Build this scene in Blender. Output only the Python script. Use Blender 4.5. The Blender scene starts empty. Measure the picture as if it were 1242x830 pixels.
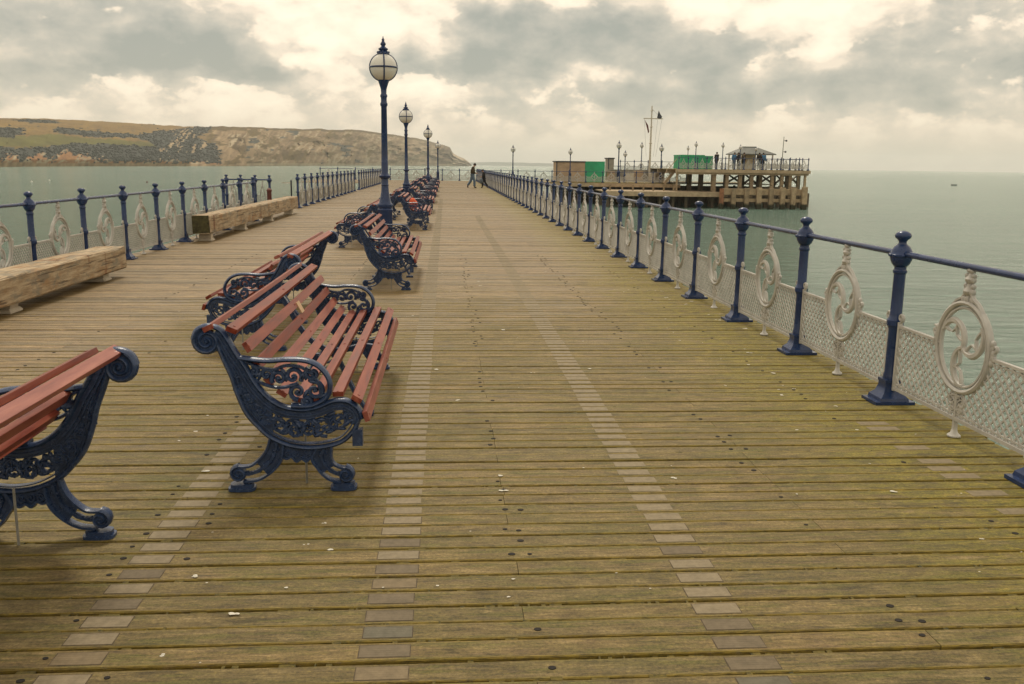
import bpy, bmesh, math, random
from mathutils import Vector, Matrix, noise as mnoise
random.seed(7)
R = math.radians
S = bpy.context.scene
COL = S.collection

# ------------------------------------------------------------------ camera
CF, CP, CR, CY, CH = 1105.0, .1918, .0135, .0741, 1.65
_fw = Vector((math.sin(CY)*math.cos(CP), math.cos(CY)*math.cos(CP), -math.sin(CP)))
_r = Vector((math.cos(CY), -math.sin(CY), 0)); _u = _r.cross(_fw)
_r2 = _r*math.cos(CR)+_u*math.sin(CR); _u2 = _u*math.cos(CR)-_r*math.sin(CR)
def at(x, y, Y):
    """point seen at photo pixel x, y at the distance Y along the pier"""
    d = _fw+_r2*((x-621)/CF)+_u2*((415-y)/CF)
    return Vector((0, 0, CH))+d*(Y/d.y)
def onz(x, y, z):
    d = _fw+_r2*((x-621)/CF)+_u2*((415-y)/CF)
    return Vector((0, 0, CH))+d*((z-CH)/d.z)
cd = bpy.data.cameras.new('camera'); cam = bpy.data.objects.new('camera', cd); COL.objects.link(cam)
cam.matrix_world = Matrix(((_r2.x, _u2.x, -_fw.x, 0), (_r2.y, _u2.y, -_fw.y, 0), (_r2.z, _u2.z, -_fw.z, CH), (0, 0, 0, 1)))
cd.sensor_width = 36; cd.lens = CF/1242*36; cd.clip_end = 30000; cd.clip_start = .05
S.camera = cam
S.view_settings.view_transform = 'Standard'; S.view_settings.look = 'None'
S.view_settings.exposure = .30; S.view_settings.gamma = 1
WATER = -2.2

# ------------------------------------------------------------------ materials
class NT:
    def __init__(s, nt): s.t = nt; s.n = nt.nodes; s.l = nt.links
    def node(s, typ, **kw):
        n = s.n.new(typ)
        for k, v in kw.items(): setattr(n, k, v)
        return n
    def put(s, sock, v):
        if hasattr(v, 'is_output'): s.l.new(v, sock)
        elif v is not None: sock.default_value = v
    def m(s, op, a, b=None, c=None, clamp=False):
        n = s.node('ShaderNodeMath', operation=op, use_clamp=clamp)
        for i, v in enumerate((a, b, c)):
            if v is not None: s.put(n.inputs[i], v)
        return n.outputs[0]
    def vm(s, op, a, b=None):
        n = s.node('ShaderNodeVectorMath', operation=op); s.put(n.inputs[0], a)
        if b is not None: s.put(n.inputs[1], b)
        return n.outputs[0]
    def mix(s, f, a, b, blend='MIX'):
        n = s.node('ShaderNodeMix', data_type='RGBA', blend_type=blend)
        s.put(n.inputs[0], f); s.put(n.inputs[6], c4(a)); s.put(n.inputs[7], c4(b)); return n.outputs[2]
    def noise(s, vec, scale, detail=4, rough=.55, dist=0):
        n = s.node('ShaderNodeTexNoise'); s.put(n.inputs['Vector'], vec)
        n.inputs['Scale'].default_value = scale; n.inputs['Detail'].default_value = detail
        n.inputs['Roughness'].default_value = rough; n.inputs['Distortion'].default_value = dist
        return n.outputs[0]
    def noisec(s, vec, scale, detail=4):
        n = s.node('ShaderNodeTexNoise'); s.put(n.inputs['Vector'], vec)
        n.inputs['Scale'].default_value = scale; n.inputs['Detail'].default_value = detail
        return n.outputs[1]
    def ramp(s, f, stops, interp='LINEAR'):
        n = s.node('ShaderNodeValToRGB'); n.color_ramp.interpolation = interp
        e = n.color_ramp.elements
        while len(e) < len(stops): e.new(.5)
        for el, (p, c) in zip(e, stops): el.position = p; el.color = c4(c)
        s.put(n.inputs[0], f); return n.outputs[0]
    def step(s, f, a, b): # smooth 0..1 between a and b
        n = s.node('ShaderNodeMapRange', interpolation_type='SMOOTHSTEP')
        s.put(n.inputs[0], f); n.inputs[1].default_value = a; n.inputs[2].default_value = b; return n.outputs[0]
    def mapping(s, vec, scale=(1, 1, 1), loc=(0, 0, 0)):
        n = s.node('ShaderNodeMapping'); s.put(n.inputs[0], vec); n.inputs['Scale'].default_value = scale; n.inputs['Location'].default_value = loc
        return n.outputs[0]
    def sep(s, v):
        n = s.node('ShaderNodeSeparateXYZ'); s.put(n.inputs[0], v); return n.outputs
def c4(c):
    if hasattr(c, 'is_output'): return c
    if isinstance(c, (int, float)): return (c, c, c, 1)
    return tuple(c) if len(c) == 4 else (*c, 1)
def newmat(name):
    m = bpy.data.materials.new(name); m.use_nodes = True
    return m, NT(m.node_tree), m.node_tree.nodes['Principled BSDF']
def bump(t, b, h, strength=.3, dist=.01):
    n = t.node('ShaderNodeBump'); t.put(n.inputs['Height'], h); n.inputs['Strength'].default_value = strength
    n.inputs['Distance'].default_value = dist; t.l.new(n.outputs[0], b.inputs['Normal'])
def simple(name, base, rough=.6, var=.25, scale=8, second=None, amt=.0, sscale=5, metal=0, bmp=.15, rnd=0, tide=False):
    m, t, b = newmat(name)
    co = t.node('ShaderNodeTexCoord').outputs['Object']
    ob = t.node('ShaderNodeObjectInfo'); po = t.node('ShaderNodeVectorMath', operation='SCALE'); t.put(po.inputs[0], ob.outputs['Location']); po.inputs['Scale'].default_value = 1.37
    co = t.vm('ADD', co, po.outputs[0])
    n = t.noise(co, scale, 6, .6)
    lo = tuple(x*(1-var) for x in base[:3]); hi = tuple(min(1, x*(1+var)) for x in base[:3])
    c = t.ramp(n, [(.3, lo), (.7, hi)])
    if second:
        f = t.step(t.noise(t.mapping(co, loc=(3, 7, 1)), sscale, 8, .7), .62-amt, .74-amt)
        c = t.mix(f, c, second)
    if rnd:
        oi = t.node('ShaderNodeObjectInfo').outputs['Random']
        hsv = t.node('ShaderNodeHueSaturation'); t.put(hsv.inputs['Value'], t.m('MULTIPLY_ADD', oi, 2*rnd, 1-rnd)); t.put(hsv.inputs['Color'], c); c = hsv.outputs[0]
    if tide:
        zz = t.sep(t.node('ShaderNodeNewGeometry').outputs['Position'])[2]
        wet = t.step(t.m('ADD', zz, t.m('MULTIPLY_ADD', n, .5, -.25)), -1.55, -1.85)
        c = t.mix(wet, c, (.028, .030, .014))
    t.put(b.inputs['Base Color'], c); b.inputs['Roughness'].default_value = rough; b.inputs['Metallic'].default_value = metal
    t.put(b.inputs['Roughness'], t.m('MULTIPLY_ADD', n, .25, rough-.12))
    bump(t, b, t.noise(co, scale*6, 5), bmp, .004)
    return m
M = {}
M['navy'] = simple('navy_paint', (.014, .036, .115), .25, .22, 5, (.075, .045, .035), -.025, 11, bmp=.2)
M['iron'] = simple('dark_navy_cast_iron', (.027, .051, .120), .26, .3, 20, (.055, .08, .13), .03, 34, bmp=.4)
M['white'] = simple('cream_white_paint', (.475, .465, .435), .45, .18, 7, (.27, .19, .11), -.005, 7, bmp=.2)
M['offwhite'] = simple('weathered_white_paint', (.55, .50, .42), .6, .2, 7, (.3, .22, .14), .03, 9)
M['darkmetal'] = simple('dark_steel', (.03, .035, .05), .5, .3, 12)
M['steel'] = simple('galvanised_steel', (.32, .32, .30), .5, .25, 10, metal=.4)
M['green'] = simple('green_sheeting', (.02, .36, .17), .5, .2, 1.2, bmp=.3)
M['tan'] = simple('sandy_board', (.42, .31, .21), .75, .2, 1.5, (.30, .21, .14), .02, 2)
M['cream'] = simple('cream_wall', (.62, .52, .36), .7, .12, 2)
M['roof'] = simple('grey_slate', (.13, .14, .13), .6, .25, 3)
M['greybox'] = simple('grey_panel', (.30, .28, .24), .7, .25, 2)
M['pile'] = simple('weathered_pile_timber', (.34, .26, .165), .85, .35, 2.2, (.10, .085, .055), .04, 3, bmp=.5, rnd=.25, tide=True)
M['piledark'] = simple('dark_timber', (.12, .095, .062), .7, .4, 2, bmp=.5)  # darker timber tone for members under and behind the decks
M['rustpile'] = simple('rusty_pile', (.26, .12, .06), .8, .35, 3, (.16, .09, .05), .04, 4, tide=True)
M['headboard'] = simple('pale_sawn_timber', (.42, .33, .22), .85, .25, 2, (.25, .19, .11), .05, 3)
M['globe'] = simple('opal_glass', (.74, .735, .69), .25, .06, 4, bmp=0)
M['brassplate'] = simple('tan_nameplate', (.50, .33, .18), .5, .15, 9)
M['orange'] = simple('orange_cloth', (.62, .10, .035), .8, .2, 12)
M['blackcloth'] = simple('black_cloth', (.010, .010, .012), .85, .3, 12)
M['olive'] = simple('olive_brown_jacket', (.055, .040, .020), .85, .3, 12)
M['jeans'] = simple('blue_denim', (.10, .15, .22), .85, .25, 14)
M['bluecloth'] = simple('blue_jacket', (.04, .16, .32), .8, .3, 12)
M['skin'] = simple('skin', (.42, .24, .16), .6, .1, 10, bmp=.05)
M['hair'] = simple('dark_hair', (.012, .009, .007), .8, .3, 30)
M['greybag'] = simple('grey_blue_bag', (.12, .15, .19), .8, .3, 12)
M['moss'] = simple('yellow_green_moss', (.11, .085, .018), .95, .6, 45, (.04, .038, .012), .12, 22, bmp=.6)
M['hole'] = simple('bolt_hole_shade', (.012, .009, .007), .9, .3, 20)  # dark tone that paints the shade inside the bolt holes
M['dropping'] = simple('white_dropping', (.62, .60, .52), .8, .2, 40)
M['red'] = simple('faded_red_paint', (.13, .035, .03), .6, .3, 8)
M['buoywhite'] = simple('white_plastic', (.75, .74, .70), .4, .05, 5)
M['stone'] = simple('pale_footing', (.52, .46, .36), .8, .2, 8, (.3, .25, .17), .03, 6)

def slat_mat():
    m, t, b = newmat('terracotta_painted_slat')
    co = t.node('ShaderNodeTexCoord').outputs['Object']
    n = t.noise(t.mapping(co, (14, 1.2, 14)), 2.2, 8, .62)
    c = t.ramp(n, [(.25, (.10, .013, .006)), (.46, (.20, .033, .016)), (.62, (.265, .060, .030)), (.82, (.31, .105, .060))])
    sp = t.step(t.noise(co, 60, 3), .70, .76)
    c = t.mix(t.m('MULTIPLY', sp, .6), c, (.12, .05, .03))
    oi = t.node('ShaderNodeObjectInfo').outputs['Random']
    h = t.node('ShaderNodeHueSaturation'); t.put(h.inputs['Value'], t.m('MULTIPLY_ADD', oi, .5, .78)); t.put(h.inputs['Saturation'], t.m('MULTIPLY_ADD', oi, -.22, 1.05)); t.put(h.inputs['Color'], c)
    t.put(b.inputs['Base Color'], h.outputs[0]); t.put(b.inputs['Roughness'], t.m('MULTIPLY_ADD', n, .3, .28))
    b.inputs['Specular IOR Level'].default_value = .28
    bump(t, b, n, .45, .004); return m
M['slat'] = slat_mat()

def deck_mat():
    m, t, b = newmat('weathered_deck_planks')
    g = t.node('ShaderNodeNewGeometry'); pos = g.outputs['Position']; rnd = g.outputs['Random Per Island']
    off = t.node('ShaderNodeCombineXYZ'); t.put(off.inputs[0], t.m('MULTIPLY', rnd, 37)); t.put(off.inputs[1], t.m('MULTIPLY', rnd, 91))
    lp = t.vm('ADD', pos, off.outputs[0])
    sx, sy, sz = t.sep(pos)
    grain = t.noise(t.mapping(lp, (1.5, 24, 24)), 2.2, 10, .74)
    fine = t.noise(t.mapping(lp, (6, 60, 60)), 3, 6, .75)
    c = t.ramp(grain, [(.33, (.047, .033, .016)), (.45, (.150, .108, .055)), (.54, (.238, .176, .092)), (.66, (.43, .335, .20))])
    tint = t.ramp(rnd, [(0, (.74, .73, .66)), (.25, (.96, .95, .86)), (.55, (1.08, .99, .86)), (.8, (1.12, 1.08, .88)), (1, (1.34, 1.22, 1.08))])
    c = t.mix(1.0, c, tint, 'MULTIPLY')
    c = t.mix(t.m('MULTIPLY', t.step(fine, .50, .64), .5), c, (.055, .040, .018))
    big = t.noise(t.mapping(pos, (.55, .8, 1)), 1.1, 6, .6)
    mid = t.noise(t.mapping(lp, (3.2, 8, 3)), 1.7, 10, .76)
    near = t.m('SUBTRACT', 1, t.step(sy, 4.5, 19))
    edge = t.step(sx, 1.5, 3.1)
    left = t.step(t.m('MULTIPLY', sx, -1), 2.3, 3.6)
    amt = t.m('ADD', t.m('MULTIPLY_ADD', near, .25, -.12), t.m('MULTIPLY', edge, .12))
    amt = t.m('SUBTRACT', amt, t.m('MULTIPLY', left, .14))
    # olive algae film in the grain of the damp planks
    alf = t.m('ADD', t.m('ADD', t.m('MULTIPLY', big, .45), t.m('MULTIPLY', mid, .55)), amt)
    al = t.step(alf, .44, .62)
    alc = t.ramp(t.m('ADD', mid, t.m('MULTIPLY_ADD', fine, .6, -.3)), [(.34, (.042, .032, .009)), (.46, (.120, .092, .028)), (.55, (.195, .150, .052)), (.68, (.32, .245, .110))])
    c = t.mix(t.m('MULTIPLY', al, .60), c, alc)
    gs = t.step(t.m('ADD', t.noise(t.mapping(lp, (1.1, 9, 1), (2, 5, 0)), 1.9, 9, .72), t.m('MULTIPLY', amt, .5)), .55, .68)
    c = t.mix(t.m('MULTIPLY', gs, .7), c, t.ramp(fine, [(.35, (.045, .046, .007)), (.62, (.15, .145, .028))]))
    gp = t.step(t.m('ADD', t.noise(t.mapping(pos, (1.0, 2.4, 1), (11, 4, 0)), 1.6, 8, .74), t.m('MULTIPLY', amt, .5)), .54, .70)
    c = t.mix(t.m('MULTIPLY', gp, .48), c, t.ramp(fine, [(.35, (.040, .040, .007)), (.62, (.135, .125, .028))]))
    # lichen: yellow green next to the right hand railing
    e2 = t.step(t.m('MULTIPLY_ADD', t.noise(pos, 2.2, 7, .7), 1.5, t.m('ADD', sx, -.75)), 1.7, 2.7)
    f2 = t.step(t.noise(t.mapping(pos, (1.6, 3, 1)), 4, 8, .78), .42, .56)
    c = t.mix(t.m('MULTIPLY', t.m('MULTIPLY', e2, f2), .78), c, t.ramp(fine, [(.36, (.085, .088, .010)), (.50, (.20, .175, .018)), (.62, (.38, .28, .035))]))
    sp = t.step(t.m('ADD', t.noise(t.mapping(pos, (2.0, 6, 2)), 13, 6, .8), t.m('MULTIPLY', amt, .25)), .60, .70)
    c = t.mix(t.m('MULTIPLY', sp, .65), c, (.30, .225, .045))
    # blackened damp stains
    st = t.step(t.noise(t.mapping(lp, (1.2, 5, 1)), 2.7, 9, .78), .51, .64)
    c = t.mix(t.m('MULTIPLY', st, .62), c, (.045, .035, .014))
    st2 = t.step(t.noise(t.mapping(lp, (3, 12, 1), (9, 3, 0)), 4.5, 8, .78), .60, .70)
    c = t.mix(t.m('MULTIPLY', st2, .6), c, (.030, .024, .011))
    sc = t.step(t.noise(t.mapping(lp, (2.0, 16, 1), (1, 8, 0)), 3.1, 8, .76), .60, .72)
    c = t.mix(t.m('MULTIPLY', sc, .5), c, (.42, .34, .21))
    grit = t.noise(pos, 75, 6, .82)
    c = t.mix(1.0, c, t.ramp(grit, [(.36, (.62, .60, .55)), (.5, (1, 1, 1)), (.64, (1.42, 1.38, 1.3))]), 'MULTIPLY')
    # moss and grit creeping out of the joints
    fr = t.m('FRACT', t.m('DIVIDE', t.m('ADD', sy, -.35), .131))
    eg = t.step(t.m('ABSOLUTE', t.m('ADD', fr, -.455)), .33, .45)
    mo = t.m('MULTIPLY', eg, t.step(t.m('ADD', t.noise(t.mapping(pos, (5, 14, 5)), 4, 7, .8), t.m('MULTIPLY', amt, .4)), .43, .54))
    c = t.mix(t.m('MULTIPLY', mo, .8), c, t.ramp(fine, [(.38, (.075, .055, .010)), (.56, (.29, .21, .028))]))
    t.put(b.inputs['Base Color'], c)
    t.put(b.inputs['Roughness'], t.m('MULTIPLY_ADD', al, .2, .52)); b.inputs['Specular IOR Level'].default_value = .4
    hgt = t.m('ADD', t.m('MULTIPLY', grain, .6), t.m('MULTIPLY', fine, .4))
    bump(t, b, hgt, .8, .010); return m
M['deck'] = deck_mat()

def plaque_mat(name, a, bb):
    m, t, b = newmat(name)
    pos = t.node('ShaderNodeNewGeometry').outputs['Position']; oi = t.node('ShaderNodeObjectInfo').outputs['Random']
    n = t.noise(pos, 24, 7, .7)
    c = t.ramp(n, [(.3, a), (.7, bb)])
    t.put(b.inputs['Base Color'], c); b.inputs['Roughness'].default_value = .68; b.inputs['Specular IOR Level'].default_value = .3
    # worn engraved lines of lettering
    w = t.node('ShaderNodeTexWave', bands_direction='Y'); t.put(w.inputs[0], t.node('ShaderNodeTexCoord').outputs['Object']); w.inputs['Scale'].default_value = 24; w.inputs['Distortion'].default_value = .4
    bump(t, b, t.m('MULTIPLY', w.outputs[1], t.noise(pos, 90, 3)), .25, .002); return m
M['pl0'] = plaque_mat('worn_bronze_plaque', (.100, .078, .045), (.180, .140, .086))
M['pl1'] = plaque_mat('green_grey_plaque', (.085, .077, .050), (.15, .135, .095))
M['pl2'] = plaque_mat('pinkish_wood_plaque', (.130, .098, .052), (.225, .170, .095))
M['pl3'] = plaque_mat('bright_wood_plaque', (.17, .115, .058), (.27, .19, .10))
M['pl4'] = plaque_mat('worn_plaque_row', (.165, .133, .080), (.272, .222, .140))
M['plrim'] = simple('plaque_groove', (.085, .062, .036), .9, .6, 20)

def timber_mat():
    m, t, b = newmat('weathered_baulk_timber')
    co = t.node('ShaderNodeTexCoord').outputs['Object']
    n = t.noise(t.mapping(co, (12, 1.1, 12)), 2, 10, .7)
    c = t.ramp(n, [(.25, (.16, .105, .055)), (.42, (.33, .24, .145)), (.55, (.46, .36, .235)), (.75, (.60, .50, .36))])
    blot = t.noise(t.mapping(co, (2.2, 1.3, 2.2)), 1.5, 8, .66)
    c = t.mix(t.m('MULTIPLY', t.step(blot, .50, .66), .7), c, (.34, .19, .08))
    rs = t.step(t.m('ADD', t.noise(t.mapping(co, (.3, 2.4, .3), (0, .6, 0)), 1.1, 3, .5), t.m('MULTIPLY_ADD', blot, .25, -.12)), .60, .70)
    c = t.mix(t.m('MULTIPLY', rs, .85), c, t.ramp(n, [(.3, (.10, .035, .014)), (.7, (.28, .11, .04))]))
    gy = t.step(t.noise(t.mapping(co, (2, 1.6, 4), (5, 2, 0)), 1.8, 7, .7), .50, .62)
    c = t.mix(t.m('MULTIPLY', gy, .7), c, (.20, .19, .15))
    cr = t.step(t.noise(t.mapping(co, (24, .7, 24)), 1.5, 5, .62), .58, .63)
    c = t.mix(t.m('MULTIPLY', cr, .7), c, (.07, .045, .025))
    ny = t.sep(t.node('ShaderNodeNewGeometry').outputs['Normal'])[1]
    endf = t.step(t.m('ABSOLUTE', ny), .7, .9)
    c = t.mix(endf, c, t.ramp(t.noise(co, 14, 6, .7), [(.35, (.03, .027, .012)), (.7, (.11, .10, .035))]))
    t.put(b.inputs['Base Color'], c); b.inputs['Roughness'].default_value = .85
    bump(t, b, t.m('SUBTRACT', n, t.m('MULTIPLY', cr, .6)), .8, .012); return m
M['timber'] = timber_mat()

def sea_mat():
    m, t, b = newmat('sea_water')
    pos = t.node('ShaderNodeNewGeometry').outputs['Position']
    big = t.noise(t.mapping(pos, (.012, .03, 1)), 1, 4, .55)
    c = t.ramp(big, [(.3, (.150, .262, .212)), (.7, (.205, .325, .265))])
    t.put(b.inputs['Base Color'], c); b.inputs['Roughness'].default_value = .09; b.inputs['IOR'].default_value = 1.33
    w1 = t.noise(t.mapping(pos, (.8, 1.9, 1)), 1.0, 7, .66, .5)
    w2 = t.noise(t.mapping(pos, (.10, .30, 1)), 1.0, 4, .6, .3)
    h = t.m('ADD', t.m('MULTIPLY', w1, 1.15), t.m('MULTIPLY', w2, 1.7))
    bump(t, b, h, 1.0, .75); return m
M['sea'] = sea_mat()

def attr_mat(name, rough=.95, bmp=.4, scale=.3):
    m, t, b = newmat(name)
    a = t.node('ShaderNodeAttribute'); a.attribute_name = 'tone'
    pos = t.node('ShaderNodeNewGeometry').outputs['Position']
    n = t.noise(pos, scale, 8, .65)
    k = t.m('MULTIPLY_ADD', n, 1.0, .5)
    h = t.node('ShaderNodeHueSaturation'); t.put(h.inputs['Value'], k); t.put(h.inputs['Color'], a.outputs[0])
    t.put(b.inputs['Base Color'], h.outputs[0]); b.inputs['Roughness'].default_value = rough
    b.inputs['Specular IOR Level'].default_value = .1
    bump(t, b, n, bmp, 2); return m
M['land'] = attr_mat('downland_and_cliff', scale=.06)
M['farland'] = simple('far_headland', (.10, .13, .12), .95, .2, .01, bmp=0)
M['wood'] = simple('dark_scrub_foliage', (.078, .086, .080), .95, .2, .08, bmp=0)

# ------------------------------------------------------------------ mesh helpers
class MB:
    def __init__(s): s.v = []; s.f = []
    def add(s, vs, fs):
        o = len(s.v); s.v += [tuple(v) for v in vs]; s.f += [tuple(i+o for i in f) for f in fs]; return s
    def box(s, x0, x1, y0, y1, z0, z1, mtx=None):
        vs = [Vector((x, y, z)) for z in (z0, z1) for y in (y0, y1) for x in (x0, x1)]
        if mtx: vs = [mtx @ v for v in vs]
        return s.add(vs, [(0, 2, 3, 1), (4, 5, 7, 6), (0, 1, 5, 4), (2, 6, 7, 3), (0, 4, 6, 2), (1, 3, 7, 5)])
    def bar(s, a, b, w, h=None, up=(0, 0, 1)):
        a = Vector(a); b = Vector(b); h = h or w; d = (b-a).normalized(); up = Vector(up)
        if abs(d.dot(up)) > .98: up = Vector((0, 1, 0)) if abs(d.y) < .9 else Vector((1, 0, 0))
        x = d.cross(up).normalized(); z = x.cross(d)
        vs = [p+x*(sx*w/2)+z*(sz*h/2) for p in (a, b) for sz in (-1, 1) for sx in (-1, 1)]
        return s.add(vs, [(0, 1, 3, 2), (4, 6, 7, 5), (0, 4, 5, 1), (2, 3, 7, 6), (0, 2, 6, 4), (1, 5, 7, 3)])
    def tube(s, pts, r, n=8, ref=(0, 1, 0), d=None, closed=False):
        """sweep an ellipse: r in the plane of the curve, d along ref"""
        pts = [Vector(p) for p in pts]; N = len(pts); ref = Vector(ref).normalized()
        rr = r if isinstance(r, (list, tuple)) else [r]*N
        vs = []
        for i, p in enumerate(pts):
            a = pts[(i-1) % N] if (closed or i > 0) else p; b = pts[(i+1) % N] if (closed or i < N-1) else p
            tng = (b-a).normalized() if (b-a).length > 1e-9 else Vector((1, 0, 0))
            rf = ref if abs(tng.dot(ref)) < .95 else Vector((ref.y, ref.z, ref.x))
            bn = tng.cross(rf).normalized(); nn = bn.cross(tng)
            dd = d if d else rr[i]
            for k in range(n):
                t = 2*math.pi*k/n; vs.append(p+bn*(rr[i]*math.cos(t))+nn*(dd*math.sin(t)))
        fs = []
        for i in range(N if closed else N-1):
            j = (i+1) % N
            for k in range(n): fs.append((i*n+k, i*n+(k+1) % n, j*n+(k+1) % n, j*n+k))
        if not closed: fs += [tuple(range(n-1, -1, -1)), tuple((N-1)*n+k for k in range(n))]
        return s.add(vs, fs)
    def lathe(s, prof, n=16, c=(0, 0, 0), rot=0, axis=None):
        vs = []
        for r, z in prof:
            for k in range(n):
                t = 2*math.pi*k/n+rot; v = Vector((r*math.cos(t), r*math.sin(t), z))
                if axis: v = axis @ v
                vs.append(v+Vector(c))
        N = len(prof); fs = []
        for i in range(N-1):
            for k in range(n): fs.append((i*n+k, i*n+(k+1) % n, (i+1)*n+(k+1) % n, (i+1)*n+k))
        fs += [tuple(range(n-1, -1, -1)), tuple((N-1)*n+k for k in range(n))]
        return s.add(vs, fs)
    def blob(s, c, rx, ry, rz, n=8, m=5, mtx=None):
        c = Vector(c); vs = []; 
        for i in range(m+1):
            th = math.pi*i/m; rr = max(math.sin(th), .02)
            for k in range(n):
                t = 2*math.pi*k/n; v = Vector((rx*rr*math.cos(t), ry*rr*math.sin(t), rz*math.cos(th)))
                if mtx: v = mtx @ v
                vs.append(c+v)
        fs = [(i*n+k, (i+1)*n+k, (i+1)*n+(k+1) % n, i*n+(k+1) % n) for i in range(m) for k in range(n)]
        fs += [tuple(range(n)), tuple(m*n+k for k in range(n-1, -1, -1))]
        return s.add(vs, fs)
    def plate(s, a, b, y0, y1):
        """solid strip between two equal-length XZ curves, thickness y0..y1"""
        n = len(a); vs = []
        for (p, q) in zip(a, b):
            vs += [(p[0], y0, p[1]), (q[0], y0, q[1]), (p[0], y1, p[1]), (q[0], y1, q[1])]
        fs = [(0, 1, 3, 2), (4*n-4, 4*n-2, 4*n-1, 4*n-3)]
        for i in range(n-1):
            o = 4*i; fs += [(o, o+4, o+5, o+1), (o+2, o+3, o+7, o+6), (o, o+2, o+6, o+4), (o+1, o+5, o+7, o+3)]
        return s.add(vs, fs)
    def mesh(s, name, mat, smooth=False, angle=40):
        me = bpy.data.meshes.new(name); me.from_pydata(s.v, [], s.f); me.update()
        bm = bmesh.new(); bm.from_mesh(me); bmesh.ops.recalc_face_normals(bm, faces=bm.faces); bm.to_mesh(me); bm.free()
        if smooth:
            me.polygons.foreach_set('use_smooth', [True]*len(me.polygons)); me.set_sharp_from_angle(angle=R(angle))
        if mat: me.materials.append(mat if not isinstance(mat, str) else M[mat])
        return me
    def build(s, name, mat, parent=None, smooth=False, bevel=0, loc=None, angle=40):
        return link(name, s.mesh(name, mat, smooth, angle), parent, bevel, loc)
def link(name, me, parent=None, bevel=0, loc=None):
    o = bpy.data.objects.new(name, me); COL.objects.link(o)
    if parent: o.parent = parent
    if loc is not None: o.location = loc
    if bevel:
        b = o.modifiers.new('bevel', 'BEVEL'); b.width = bevel; b.segments = 2; b.limit_method = 'ANGLE'; b.angle_limit = R(35)
    return o
def empty(name, loc=(0, 0, 0), rz=0):
    o = bpy.data.objects.new(name, None); COL.objects.link(o); o.location = loc; o.rotation_euler = (0, 0, rz); o.empty_display_size = .2; return o
def tag(o, label=None, cat=None, group=None, kind=None):
    for k, v in (('label', label), ('category', cat), ('group', group), ('kind', kind)):
        if v: o[k] = v
    return o
def copy_tree(o, parent=None):
    c = o.copy(); COL.objects.link(c)
    if parent: c.parent = parent
    for ch in KIDS.get(o.name, [x for x in o.children]): copy_tree(ch, c)
    return c
KIDS = {}
def smooth(pts, n=6, closed=False):
    P = [Vector(p) for p in pts]; N = len(P); out = []
    for i in range(N if closed else N-1):
        if closed: p0, p1, p2, p3 = P[i-1], P[i], P[(i+1) % N], P[(i+2) % N]
        else: p0, p1, p2, p3 = P[max(i-1, 0)], P[i], P[i+1], P[min(i+2, N-1)]
        for k in range(n):
            t = k/n; out.append(.5*((2*p1)+(p2-p0)*t+(2*p0-5*p1+4*p2-p3)*t*t+(3*p1-p0-3*p2+p3)*t**3))
    if not closed: out.append(P[-1])
    return out
def xz(pts, y=0): return [Vector((p[0], y, p[1])) for p in pts]

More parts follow.
